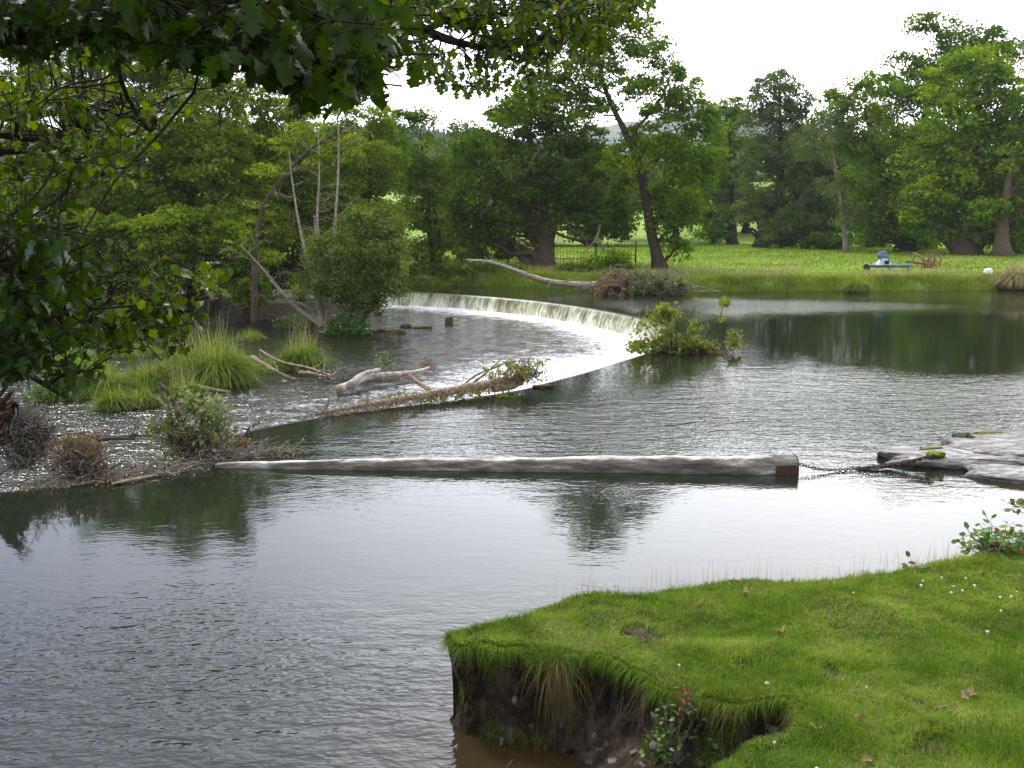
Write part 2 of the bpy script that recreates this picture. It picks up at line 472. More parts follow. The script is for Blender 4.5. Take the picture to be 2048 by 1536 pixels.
def inside(X, Y, P):
    X = np.asarray(X, float); Y = np.asarray(Y, float); r = np.zeros(X.shape, bool); n = len(P)
    for k in range(n):
        x1, y1 = P[k]; x2, y2 = P[(k + 1) % n]
        c = ((y1 > Y) != (y2 > Y)) & (X < (x2 - x1) * (Y - y1) / (y2 - y1 + 1e-12) + x1)
        r ^= c
    return r


LOW = -0.85
# upper water: everything outside the horseshoe
outer = [np.array([-60, 10.0]), np.array([-60, -6.0]), np.array([60, -6.0]), np.array([95, 40]), np.array([95, 88.0]), np.array([-80, 88.0])]
poly = [tuple(p) for p in crest_s] + [tuple(p) for p in outer]
P2 = np.array(poly)
gx, gy = np.meshgrid(np.arange(-58, 92, 1.0), np.arange(-5, 86, 1.0))
gx = gx.ravel() + 0.01; gy = gy.ravel() + 0.013
ok = inside(gx, gy, P2) & (poly_dist(gx, gy, crest_s[::3]) > 0.5)
pts = [Vector(p) for p in poly] + [Vector((a, b)) for a, b in zip(gx[ok], gy[ok])]
nP = len(poly)
res = delaunay_2d_cdt(pts, [(i, (i + 1) % nP) for i in range(nP)], [], 0, 1e-5)
vv = np.array([(v.x, v.y) for v in res[0]]); tri = np.array([f for f in res[2] if len(f) == 3])
cen = vv[tri].mean(1); tri = tri[inside(cen[:, 0], cen[:, 1], P2)]


def proj_px(x, y, z):
    """world to picture coordinates, only for looking things up."""
    dx, dy, dz = x, y, z - H
    zc = dy * cp - dz * sp_; yc = dy * sp_ + dz * cp
    return 1024 + F * dx / zc, 768 - F * yc / zc


vx, vy = vv[:, 0], vv[:, 1]


def blob(cx, cy, rx, ry, rot=0.0):
    c, s = math.cos(rot), math.sin(rot)
    u = ((vx - cx) * c + (vy - cy) * s) / rx; v = (-(vx - cx) * s + (vy - cy) * c) / ry
    return np.exp(-(u * u + v * v))


rip = 0.045 + 0.16 * fbm(vx / 5, vy / 3, 3) ** 1.8
rip -= 0.10 * blob(-5, 14, 6, 3)
rip += 0.15 * sstep(12.5, 9.0, vy)
rip += 0.42 * blob(7, 23.5, 14, 4.0, 0.1)                 # broken water above the boom
rip += 0.30 * blob(13, 21, 8, 3)
rip += 0.85 * blob(9, 50, 12, 3.0, 0.0)                 # bright band along the far bank
rip += 0.30 * blob(4, 38, 5, 8, -0.3)
rip -= 0.40 * blob(20, 37, 11, 8, 0.0)                  # sheltered pool
rip -= 0.12 * blob(5, 13, 5, 3)
rip = np.clip(rip, 0.022, 1.0)
dcr = poly_dist(vx, vy, crest_s)
rip = rip * (0.15 + 0.85 * sstep(0.4, 5.0, dcr))
foam_u = 0.25 * np.exp(-(poly_dist(vx, vy, crest_s[-120:]) / 0.5) ** 2)
shal = sstep(1.6, 0.2, np.hypot((vx - 0.6) / 1.6, (vy - 7.4) / 1.5)) * 0.9
shal = np.maximum(shal, 0.7 * sstep(1.3, 0.3, np.hypot((vx - 8.5) / 2.4, (vy - 15.6) / 1.2)))
mb = MB(); mb.add(np.c_[vv, np.zeros(len(vv))], tri)
o = mb.build('river', M['water'], smooth=True, attrs={'ripple': rip, 'foam': foam_u, 'shallow': shal})
tag(o, kind='structure')

# lower river: gridded, bobbly, foaming towards the weir
gx = np.arange(-42, 13.01, 0.22); gy = np.r_[np.arange(12, 66, 0.22)]
X, Y = np.meshgrid(gx, gy)
dc = poly_dist(X, Y, crest_s[::2])
ins = ~inside(X, Y, P2)
fall_part = crest_s[(crest_s[:, 1] > 30)]
dfall = poly_dist(X, Y, fall_part[::2])
foam = 0.50 * np.exp(-(dfall / 2.2) ** 2) + 0.17 * np.exp(-((dfall) / 6.0) ** 2)
foam += 0.20 * np.exp(-((X - 2) / 7) ** 2 - ((Y - 37) / 9) ** 2)
nearcr = crest_s[(crest_s[:, 1] <= 30) & (crest_s[:, 1] > 21)]
foam += 0.30 * np.exp(-(np.maximum(0, poly_dist(X, Y, nearcr[::2]) - 5) / 2.5) ** 2) * sstep(-7, 2, X)
dn0 = poly_dist(X, Y, crest_s[crest_s[:, 1] <= 22][::2])
foam += 0.16 * np.exp(-((X + 7.5) / 4) ** 2 - ((Y - 26) / 5) ** 2)
foam += 0.12 * (fbm(X / 3, Y / 2, 9) - 0.45)
foam += 0.11 * sstep(27, 31, Y) * sstep(-13, -7, X)
foam += 0.10 + 0.16 * np.exp(-(dn0 / 5) ** 2) + 0.13 * np.exp(-((X + 6) / 7) ** 2 - ((Y - 26.5) / 5) ** 2)
foam = np.where(Y > 40, foam - 0.06 * sstep(-10, -14, X), foam)
Z = LOW + 0.05 * (fbm(X * 0.9, Y * 0.9, 5) - 0.5) + foam * 0.10 * (fbm(X * 2.2, Y * 2.2, 8, 3) - 0.4) + 0.14 * np.exp(-(dfall / 0.9) ** 2) * fbm(X * 2.5, Y * 2.5, 2)
# the water slides off the near, straight arm instead of dropping clean
dn = poly_dist(X, Y, crest_s[crest_s[:, 1] <= 22][::2])
Z = np.where(ins, Z + 0.2 * np.exp(-(dn / 1.3) ** 2), -1.2)
mb = MB(); mb.add(np.c_[X.ravel(), Y.ravel(), Z.ravel()], grid_faces(*X.shape))
o = mb.build('lower_river', M['rapids'], smooth=True, attrs={'ripple': (0.40 + 0.35 * np.clip(foam, 0, 1)).ravel(), 'foam': foam.ravel(), 'shallow': 0.12 * np.ones(X.size)})
tag(o, kind='structure')

# the weir
wr = thing('weir', 'long curved horseshoe weir with water pouring over its crest', 'weir', (*crest_s[len(crest_s) // 3], LOW))
T = unit(np.gradient(crest_s, axis=0)); Nn = np.c_[T[:, 1], -T[:, 0]]
tst = crest_s + Nn * 0.6
if inside(tst[:, 0], tst[:, 1], P2).mean() > 0.5: Nn = -Nn
al = np.r_[0, np.cumsum(np.linalg.norm(np.diff(crest_s, axis=0), axis=1))]
prof = [(-0.25, -0.03, 0), (-0.06, 0.004, 0.0), (0.06, -0.02, 0.06), (0.16, -0.10, 0.16), (0.24, -0.24, 0.32), (0.31, -0.42, 0.52), (0.37, -0.62, 0.75), (0.42, -0.80, 0.94), (0.44, -0.90, 1.0)]
n = len(crest_s)
fine = resample(np.c_[crest_s, Nn, al], 0.08)
nf = len(fine); wob = 1.6 * (fbm(fine[:, 4] * 2.5, fine[:, 4] * 0, 31, 4) - 0.5)
V = []; dn_ = []; aa = []
for (s, z, d) in prof:
    off = s + wob * 0.12 * d
    V.append(np.c_[fine[:, :2] + fine[:, 2:4] * off[:, None], np.full(nf, z)]); dn_.append(np.full(nf, d)); aa.append(fine[:, 4])
mb = MB(); mb.add(np.vstack(V), grid_faces(len(prof), nf))
mb.build('falling_water', M['fall'], wr, smooth=True, attrs={'down': np.concatenate(dn_), 'along': np.concatenate(aa)})
prof2 = [(-0.5, -0.06), (0.0, -0.05), (0.14, -0.3), (0.2, -1.2)]
mb = MB(); mb.add(np.vstack([np.c_[crest_s + Nn * s, np.full(n, z)] for s, z in prof2]), grid_faces(4, n))
mb.build('weir_wall', M['stonewall'], wr)

# ------------------------------------------------------------------ far bank and fields
fb_px = [(-900, 566), (300, 566), (830, 571), (1000, 573), (1200, 579), (1330, 586), (1420, 586), (1560, 583), (1700, 582), (1850, 583), (1950, 581), (2048, 577), (2300, 585), (2900, 620)]
fb = np.array([G(*p)[:2] for p in fb_px])


def far_y(x): return np.interp(x, fb[:, 0], fb[:, 1])


def far_z(x, y):
    x = np.asarray(x, float); y = np.asarray(y, float)
    d = y - far_y(x)
    z = 0.85 * sstep(-0.1, 1.6, d) + 0.25 * sstep(1, 30, d) - 0.15
    z = z + 0.10 * (fbm(x / 4, y / 4, 4) - 0.5) * sstep(0.5, 3, d)
    z = z + 0.075 * np.maximum(0, y - 128) + 0.00022 * np.maximum(0, y - 200) ** 2 * 0.4
    return z


xs = np.r_[np.arange(-150, -45, 6), np.arange(-45, 60, 0.6), np.arange(60, 240, 8)]
ds = np.r_[-0.6, -0.1, 0.1, 0.3, 0.55, 0.8, 1.1, 1.5, 2, 3, 4, 6, 8, 11, 14, 18, 23, 28, 34, 40, 47, 55, 64, 75, 90, 110, 140, 180, 230, 300, 400]
X, D_ = np.meshgrid(xs, ds)
jit = (fbm(X * 0.9, D_ * 0 + 3, 6) - 0.5) * 0.35 * np.exp(-D_ / 4)
Y = far_y(X) + D_ + jit
Z = far_z(X, Y - jit)
turf = sstep(0.4, 1.1, D_ + 1.6 * (fbm(X * 0.7, D_, 12) - 0.5))
mb = MB(); mb.add(np.c_[X.ravel(), Y.ravel(), Z.ravel()], grid_faces(*X.shape))
o = mb.build('field', M['meadow'], smooth=True, attrs={'turf': turf.ravel()})
tag(o, kind='structure')

# far hills
def hill(name, ridge, D0, mat, spikes=0, seed=0, depth=400):
    ridge = np.array([[*Q(px, py, D0)] for px, py in ridge])
    P = resample(ridge, (ridge[-1, 0] - ridge[0, 0]) / 260)
    P[:, 2] += (fbm(P[:, 0] / 30, P[:, 0] * 0, seed) - 0.5) * 6
    rows = []
    for t in np.linspace(0, 1, 14):
        Y = P[:, 1] - depth * (1 - t)
        Z = P[:, 2] * (t ** 0.8) + (fbm(P[:, 0] / 40, Y / 40, seed + 3) - 0.5) * 8 * (1 - t) - 2
        rows.append(np.c_[P[:, 0], Y, Z])
    rows.append(np.c_[P[:, 0], P[:, 1] + 200, P[:, 2] - 80])
    mb = MB(); mb.add(np.vstack(rows), grid_faces(15, len(P)))
    o = mb.build(name, mat, smooth=True); tag(o, kind='structure')
    return P


hr = hill('hill', [(-200, 335), (400, 295), (840, 268), (880, 273), (930, 284), (1020, 298), (1150, 318), (1300, 350), (1500, 400)], 620, M['conifer'], seed=2, depth=420)
hill('hill', [(900, 330), (1100, 260), (1300, 235), (1380, 212), (1430, 208), (1500, 235), (1700, 300), (2048, 320), (2500, 340)], 1100,
     rough_mat('moor hillside', [(0.35, (0.07, 0.085, 0.075)), (0.65, (0.13, 0.15, 0.12))], 0.02, bump=0), seed=5, depth=700)
# conifer plantation on the hill: one far mass
mb = MB(); N = 5200
tx = rng.uniform(-190, 60, N); t = rng.random(N) ** 0.6
ridge_z = np.interp(tx, hr[:, 0], hr[:, 2])
ty = 620 - 420 * (1 - t); tz = ridge_z * (t ** 0.8) - 3
for k in range(N):
    h = rng.uniform(6, 11); r = h * 0.2; a = np.arange(5) * 1.2566 + rng.random()
    V = np.vstack([[tx[k], ty[k], tz[k] + h], np.c_[tx[k] + r * np.cos(a), ty[k] + r * np.sin(a), np.full(5, tz[k])]])
    mb.add(V, [[0, 1 + j, 1 + (j + 1) % 5] for j in range(5)], rng.random())
tag(mb.build('conifer_woods', M['conifer']), kind='stuff')

# ------------------------------------------------------------------ foliage helpers
def leaves(mb, C, size, nrm=None, tint=None, aspect=0.62, fold=0.18):
    """diamond leaves at centres C."""
    n = len(C); size = np.asarray(size) * np.ones(n)
    if nrm is None: nrm = unit(rng.normal(size=(n, 3)) + [0, 0, 0.8])
    a = unit(np.cross(nrm, rng.normal(size=(n, 3)))); b = np.cross(nrm, a)
    s = size[:, None]
    V = np.stack([C - a * s * 0.5, C + b * s * aspect * 0.5 + nrm * s * fold * 0.5 - a * s * 0.05, C + a * s * 0.5, C - b * s * aspect * 0.5 + nrm * s * fold * 0.5 - a * s * 0.05], 1).reshape(-1, 3)
    Fq = np.arange(4 * n).reshape(-1, 4)
    mb.add(V, Fq, 0.5 if tint is None else tint)


def crown_clumps(lobes, density, csize):
    out = []
    for c, r in lobes:
        area = 4 * math.pi * ((r[0] * r[1]) ** 1.6 / 3 + (r[0] * r[2]) ** 1.6 / 3 + (r[1] * r[2]) ** 1.6 / 3) ** (1 / 1.6)
        n = max(3, int(area * density / (csize * csize)))
        d = unit(rng.normal(size=(n, 3))); rad = 0.35 + 0.68 * rng.random(n) ** 0.55
        p = c + d * r * rad[:, None]
        keep = (d[:, 2] > -0.75) | (rng.random(n) < 0.4)
        out.append(p[keep])
    return np.vstack(out)


def crown(mb, lobes, density=1.0, csize=1.0, lsize=0.2, per=60, flat=0.5, tone=0.0):
    Cc = crown_clumps(lobes, density, csize)
    zmin, zmax = Cc[:, 2].min(), Cc[:, 2].max()
    n = len(Cc); k = rng.integers(int(per * 0.6), int(per * 1.4), n)
    idx = np.repeat(np.arange(n), k); m = len(idx)
    rs = csize * rng.uniform(0.45, 1.25, n)
    d = unit(rng.normal(size=(m, 3))); rr = rng.random(m) ** 0.45
    off = d * rr[:, None] * rs[idx][:, None]; off[:, 2] *= flat
    off[:, 2] -= 0.25 * (off[:, 0] ** 2 + off[:, 1] ** 2) / (rs[idx] + 0.1)
    P = Cc[idx] + off
    P = P + 0
    ct = rng.random(n)
    tint = np.clip(0.72 * ct[idx] ** 1.3 + 0.42 * rng.random(m) - .03 + tone, 0, 1)
    leaves(mb, P, lsize * rng.uniform(0.6, 1.4, m), unit(rng.normal(size=(m, 3)) * 0.8 + [0, 0, 0.9]), tint)
    return Cc


def curve_pts(a, b, n=6, sag=0.0, wig=0.0, bend=None):
    t = np.linspace(0, 1, n)[:, None]
    P = a * (1 - t) + b * t
    if bend is not None: P = P + np.asarray(bend) * (4 * t * (1 - t))
    P[:, 2] -= sag * 4 * (t * (1 - t))[:, 0]
    if wig:
        w = rng.normal(size=(n, 3)) * wig; w[0] = 0; w[-1] = 0
        P = P + w
    return P


def tree(name, label, cat, D, base, trunk, lobes, mat, bark='bark', r0=0.3, density=0.9, csize=1.1, lsize=0.22, per=60, group=None, depth=0.9,
         limbs=30, dead=None, zb=None, tone=0.0, flat=0.5, extra_trunks=()):
    """base: (px,py). trunk: [(px,py)..] bottom to top at distance D. lobes: [(px,py,rpx,rpy[,dD])]"""
    bz = zb if zb is not None else None
    b = Q(base[0], base[1], D)
    gz = float(far_z(b[0], D)) if zb is None else zb
    b[2] = gz - 0.1
    root = thing(name, label, cat, b, group)
    sc = D / F
    L = []
    for l in lobes:
        dD = l[4] if len(l) > 4 else rng.uniform(-1, 1) * 0.35 * l[2] * sc
        c = Q(l[0], l[1], D + dD)
        L.append((c, np.array([l[2] * sc, l[2] * sc * depth, l[3] * sc])))
    mf = MB(); Cc = crown(mf, L, density, csize, lsize, per, flat, tone)
    tp = [b] + [Q(px, py, D + rng.uniform(-.3, .3)) for px, py in trunk]
    tp = np.array(tp)
    tps = resample(chaikin(tp, 2), 0.7)
    rad = r0 * (1 - 0.85 * np.linspace(0, 1, len(tps)) ** 0.9)
    rad[0] *= 1.5
    if len(rad) > 1: rad[1] *= 1.12
    mt = MB(); mt.tube(tps, rad, 10, 0.5, rough=0.15)
    allt = [(tps, rad)]
    for et in extra_trunks:
        ep = np.array([b + [rng.uniform(-.4, .4), 0, 0]] + [Q(px, py, D + rng.uniform(-.5, .5)) for px, py in et]); ep = resample(chaikin(ep, 2), 0.7)
        er = 0.6 * r0 * (1 - 0.8 * np.linspace(0, 1, len(ep))); er[0] *= 1.4
        mt.tube(ep, er, 8, 0.5, rough=0.15); allt.append((ep, er))
    # limbs: from the nearest lower trunk point out to clumps
    if limbs and len(Cc):
        sel = rng.permutation(len(Cc))[:limbs]
        for i in sel:
            c = Cc[i]; best = None
            for tpx, rd in allt:
                hd = np.linalg.norm(tpx[:, :2] - c[:2], axis=1)
                cost = np.linalg.norm(tpx - (c - [0, 0, 1]) + np.array([0, 0, 0.35])[None] * hd[:, None], axis=1) + 1000 * (tpx[:, 2] > c[2])
                j = int(np.argmin(cost))
                if best is None or cost[j] < best[0]: best = (cost[j], tpx[j], rd[j])
            ln = np.linalg.norm(c - best[1])
            if ln < 0.5 or ln > 14: continue
            P = curve_pts(best[1], c, 7, sag=-0.08 * ln, wig=0.04 * ln)
            mt.tube(P, np.linspace(max(0.025, best[2] * 0.30), 0.015, 7), 5, 0.5, cap=False)
    mt.build('trunk', M[bark], root, smooth=True)
    mf.build('crown', M[mat], root)
    if dead:
        for dp in dead:
            P = resample(chaikin(np.array([Q(px, py, D - 2.5) for px, py in dp]), 2), 0.3)
            md = MB(); md.tube(P, np.linspace(0.13, 0.03, len(P)), 6, 0.7, rough=0.3)
            for _ in range(3):
                i = rng.integers(len(P) // 3, len(P)); e = P[i] + rng.normal(size=3) * [0.6, 0.4, 0.5]
                md.tube(curve_pts(P[i], e, 4, wig=0.05), [0.04, 0.03, 0.025, 0.015], 5, 0.7)
            md.build('dead_branch', M['deadwood'], root, smooth=True)
    return root


# ------------------------------------------------------------------ right-hand trees
FARG = 'trees along the far meadow'
tree('sycamore_tree', 'broad bright green tree with hanging foliage at the right edge behind the meadow', 'tree', 92, (1930, 512), [(1925, 470), (1950, 400), (1960, 300), (1950, 200), (1940, 120)],
     [(1930, 170, 80, 60), (1985, 215, 80, 70), (1890, 255, 70, 55), (1955, 300, 90, 60), (1870, 330, 65, 50), (2040, 260, 70, 80), (1910, 385, 90, 55), (2010, 370, 80, 60), (1840, 400, 45, 40), (1975, 450, 60, 38), (2030, 460, 50, 45), (1890, 450, 45, 28), (2040, 340, 60, 60), (1960, 120, 60, 40), (1860, 455, 50, 24), (1940, 468, 50, 20), (2010, 475, 40, 18), (1900, 420, 60, 40)],
     'syc', 'bark_brown', 1.1, group=FARG, csize=1.5, lsize=0.34, per=75, density=1.0, tone=0.1, extra_trunks=[[(1880, 470), (1870, 400), (1850, 330)]])
tree('tall_tree', 'tallest dark tree with flat-topped outlying boughs against the white sky', 'tree', 106, (1812, 498), [(1812, 450), (1830, 350), (1850, 220), (1880, 120)],
     [(1860, 42, 46, 15), (1880, 62, 34, 14), (1832, 58, 22, 10), (1935, 78, 60, 24), (1990, 92, 55, 32), (1808, 118, 36, 13), (1900, 120, 66, 38), (1840, 165, 70, 38), (2035, 110, 40, 45), (1780, 200, 60, 40), (1880, 190, 80, 50), (1815, 250, 75, 50), (1780, 320, 70, 50), (1850, 300, 60, 60)],
     'oak', 'bark', 0.9, group=FARG, csize=1.5, lsize=0.34, per=60, density=0.9, limbs=70, tone=0.12)
tree('meadow_oak', 'rounded green tree left of the tallest tree, its low boughs near the grass', 'tree', 99, (1822, 500), [(1808, 470), (1780, 400), (1750, 300), (1730, 220)],
     [(1700, 185, 45, 28), (1755, 170, 45, 30), (1670, 215, 35, 28), (1720, 235, 65, 40), (1690, 290, 50, 45), (1755, 290, 60, 50), (1740, 360, 65, 50), (1790, 410, 60, 42), (1725, 420, 50, 40), (1760, 455, 45, 28), (1830, 440, 45, 35), (1790, 465, 40, 18), (1705, 455, 36, 24)],
     'syc', 'bark', 0.75, group=FARG, csize=1.4, lsize=0.32, per=65, extra_trunks=[[(1835, 470), (1840, 420)]])
tree('young_lime_tree', 'bare pale stemmed tree with thin foliage and a leaning grey trunk beside the meadow', 'tree', 97, (1693, 494), [(1688, 450), (1670, 330), (1655, 240), (1652, 215)],
     [(1660, 225, 30, 18), (1640, 250, 30, 20), (1690, 250, 25, 18), (1620, 300, 30, 22), (1700, 430, 30, 30), (1660, 370, 34, 24)],
     'bluegreen', 'twig', 0.26, group=FARG, csize=0.9, lsize=0.25, per=34, density=0.6, limbs=45)
tree('ash_tree', 'tall round-topped airy tree with sky showing through its head', 'tree', 112, (1522, 490), [(1530, 450), (1560, 385), (1562, 280), (1558, 190)],
     [(1552, 165, 42, 22), (1530, 195, 42, 28), (1588, 195, 36, 30), (1560, 225, 55, 26), (1505, 245, 30, 30), (1600, 240, 28, 24), (1545, 285, 45, 30), (1510, 330, 42, 32), (1575, 330, 40, 30), (1530, 375, 45, 34), (1500, 425, 34, 26)],
     'bluegreen', 'bark', 0.75, group=FARG, csize=1.2, lsize=0.30, per=60, density=0.95, limbs=60, tone=0.02)
tree('domed_tree', 'dark dome-topped tree just left of the tall airy tree', 'tree', 122, (1465, 492), [(1465, 420), (1460, 300), (1462, 230)],
     [(1462, 210, 28, 16), (1450, 240, 38, 26), (1478, 235, 30, 26), (1445, 290, 36, 34), (1480, 310, 36, 40), (1450, 360, 34, 34), (1470, 420, 40, 28), (1440, 455, 28, 20)],
     'oak', 'bark', 0.6, group=FARG, csize=1.3, lsize=0.32, per=60)
tree('hawthorn_tree', 'low spreading green tree under the tall airy tree at the meadow edge', 'tree', 108, (1610, 492), [(1608, 460), (1615, 420)],
     [(1600, 440, 60, 28), (1650, 400, 42, 34), (1640, 455, 45, 26), (1560, 460, 40, 20), (1620, 350, 42, 34), (1600, 300, 36, 30), (1640, 310, 30, 30), (1660, 330, 30, 30)],
     'bluegreen', 'bark', 0.4, group=FARG, csize=1.2, lsize=0.3, per=60)
tree('sycamore_tree', 'tree with a straight thick trunk standing at the river end of the far bank', 'tree', 88, (2003, 520), [(2002, 470), (2010, 400), (2030, 300)],
     [(2050, 300, 60, 60), (2070, 400, 70, 50), (2020, 420, 50, 30), (2090, 200, 60, 60), (1975, 425, 36, 22)],
     'syc', 'bark_brown', 0.75, group=FARG, csize=1.4, lsize=0.32, per=60, tone=0.1)
for k, (px, py, w, h, D, mt, lb) in enumerate([
        (2045, 490, 42, 35, 95, 'oak', 'dark bush at the far right behind the straight thick trunk'),
        (1745, 478, 34, 20, 112, 'oak', 'round bush under the boughs left of the twin trunks'),
        (1560, 480, 34, 14, 110, 'bluegreen', 'low scrubby bush at the foot of the leaning dark trunk'),
        (1650, 480, 40, 16, 106, 'oak', 'low bush just left of the bare pale stemmed tree'),
        (1840, 478, 30, 22, 104, 'syc', 'bright bush beside the twin trunks behind the machines'),
        (1425, 465, 24, 20, 125, 'syc', 'small bush at the left end of the far tree line')]):
    tree('bush', lb, 'bush', D, (px, py + h * 0.8), [(px, py)], [(px, py, w, h), (px + w * .6, py + h * .3, w * .6, h * .6), (px - w * .6, py + h * .3, w * .6, h * .6)], mt, 'bark', 0.12, group='bushes along the far meadow', csize=1.0, lsize=0.28, per=55, limbs=8)
# trees up on the hillside behind the meadow
for k, (px, py, w, h, D, lb) in enumerate([
        (1640, 330, 70, 60, 190, 'grey green hillside tree seen above the low spreading tree'),
        (1430, 360, 44, 45, 170, 'hillside tree left of the dome-topped tree, above the parked car'),
        (1720, 410, 60, 40, 165, 'hillside tree behind the bare pale stemmed tree'),
        (1880, 380, 90, 60, 170, 'hillside tree hidden behind the broad bright tree'),
        (1380, 420, 40, 45, 160, 'hillside tree behind the leaning riverside tree'),
        (1560, 400, 60, 36, 175, 'hillside tree behind the tall airy tree')]):
    b = Q(px, 0, D)
    tree('hillside_tree', lb, 'tree', D, (px, py + h), [(px, py)], [(px, py, w, h * .7), (px - w * .5, py + h * .4, w * .6, h * .6), (px + w * .5, py + h * .4, w * .6, h * .6)], 'bluegreen', 'bark', 0.4, group='hillside trees', csize=2.2, lsize=0.55, per=55, limbs=6)

bk = [(1350, 275, 130, 'dense backing tree just right of the leaning tree'), (1410, 262, 138, 'dense backing tree left of the dome-topped tree'), (1490, 268, 142, 'dense backing tree between the dome-topped and the airy tree'),
      (1590, 255, 140, 'dense backing tree right of the airy tree'), (1655, 250, 134, 'dense backing tree behind the bare pale stemmed tree'), (1740, 270, 138, 'dense backing tree behind the rounded meadow oak'),
      (1830, 260, 136, 'dense backing tree behind the tallest tree'), (1930, 250, 132, 'dense backing tree behind the broad bright tree'), (2030, 240, 130, 'dense backing tree at the right border'), (1250, 340, 132, 'dense backing tree left of the leaning tree'), (1000, 330, 134, 'dense backing tree behind the left half of the massive oak'), (860, 300, 130, 'dense backing tree behind the far bank left of the massive oak')]
for k, (px, top, D, lb) in enumerate(bk):
    lobes = []; y = top + 20
    while y < 450:
        for q in (0, 1): lobes.append((px + rng.uniform(-42, 42), y + rng.uniform(-8, 8), rng.uniform(32, 50), rng.uniform(20, 30)))
        y += 34
    tree('backing_tree', lb, 'tree', D, (px, 488), [(px + 3, 440), (px, top + 60)], lobes, 'bluegreen' if k % 3 else 'oak', 'bark', 0.5, group='backing trees beyond the meadow', csize=1.7, lsize=0.42, per=52, density=.9, limbs=14)

# ------------------------------------------------------------------ centre trees
tree('oak_tree', 'massive dark oak with a thick brown trunk behind the weir', 'tree', 75, (1085, 530), [(1088, 480), (1085, 400), (1078, 330), (1060, 280), (1050, 240)],
     [(1060, 240, 70, 34), (990, 290, 70, 34), (935, 330, 55, 45), (1130, 265, 70, 40), (1180, 320, 60, 45), (1040, 350, 90, 55), (960, 400, 75, 50), (1120, 395, 90, 50), (1030, 440, 90, 45), (930, 455, 65, 42), (1170, 440, 75, 36), (1240, 400, 50, 50), (1100, 205, 50, 26), (1215, 455, 45, 24), (980, 490, 60, 26)],
     'oak', 'bark_brown', 0.80, csize=1.3, lsize=0.26, per=95, limbs=55, density=1.2,
     dead=[[(1200, 440), (1198, 465), (1185, 490), (1160, 510)], [(1196, 478), (1205, 492), (1210, 503)], [(1070, 305), (1062, 330), (1050, 350)], [(985, 400), (975, 412), (965, 425)]],
     extra_trunks=[[(1110, 430), (1160, 390), (1200, 345)], [(1060, 320), (1010, 275), (950, 262)]])
tree('leaning_tree', 'tall leaning tree with a slanting dark trunk, standing at the water beyond the weir', 'tree', 70, (1322, 532), [(1305, 480), (1292, 400), (1278, 330), (1255, 270), (1222, 210), (1200, 150), (1195, 60), (1200, 10)],
     [(1190, 100, 40, 30), (1240, 90, 40, 22), (1150, 60, 44, 30), (1200, 35, 44, 26), (1235, 5, 36, 22), (1285, 50, 34, 18), (1180, -10, 40, 20), (1300, 95, 42, 20), (1205, 150, 40, 28), (1320, 140, 40, 26), (1275, 170, 44, 24), (1150, 140, 40, 30), (1370, 180, 38, 30), (1330, 220, 50, 30), (1395, 230, 34, 36), (1420, 260, 26, 40), (1415, 330, 28, 40), (1190, 215, 44, 26), (1300, 280, 50, 32), (1360, 300, 55, 45), (1395, 350, 32, 40), (1350, 380, 55, 45), (1385, 430, 34, 34), (1340, 440, 44, 36), (1355, 495, 26, 24), (1250, 330, 44, 40), (1130, 180, 40, 26), (1100, 140, 40, 24), (1080, 165, 40, 22), (1060, 200, 50, 24), (1010, 230, 40, 18)],
     'syc', 'bark', 0.42, csize=0.95, lsize=0.24, per=68, limbs=45, density=1.1, extra_trunks=[[(1300, 430), (1280, 340), (1262, 262), (1310, 220), (1340, 160)]])
tree('riverside_tree', 'mid green tree at the far water side between willow and massive oak', 'tree', 72, (872, 548), [(868, 500), (855, 420), (850, 350), (840, 260)],
     [(800, 235, 44, 22), (845, 235, 26, 16), (770, 260, 40, 26), (830, 290, 50, 36), (870, 340, 34, 36), (800, 350, 50, 40), (850, 400, 50, 40), (815, 440, 46, 36), (870, 470, 44, 34), (830, 500, 44, 26), (905, 520, 44, 24)],
     'oak', 'bark', 0.32, csize=1.0, lsize=0.25, per=60, tone=0.15, limbs=40, extra_trunks=[[(885, 500), (872, 440), (858, 370)]])
tree('riverside_tree', 'paler tree with a rounded head just under the notch where the blue hill shows', 'tree', 84, (925, 545), [(925, 480), (922, 400), (930, 320)],
     [(930, 262, 40, 14), (900, 300, 34, 26), (955, 290, 45, 24), (895, 350, 40, 34), (945, 350, 50, 34), (905, 410, 44, 36), (900, 470, 44, 34), (960, 540, 40, 16)],
     'bluegreen', 'bark', 0.4, csize=1.1, lsize=0.27, per=65, tone=0.1)
tree('background_tree', 'distant tree filling the gap behind the massive oak', 'tree', 120, (1180, 520), [(1180, 400), (1180, 330)],
     [(1180, 330, 80, 40), (1100, 340, 70, 40), (1260, 350, 70, 40), (1010, 360, 80, 40), (1330, 380, 60, 40), (1180, 400, 150, 30), (1030, 420, 100, 30)],
     'bluegreen', 'bark', 0.5, csize=1.8, lsize=0.42, per=60)
CB = 'bushes on the far bank by the weir'
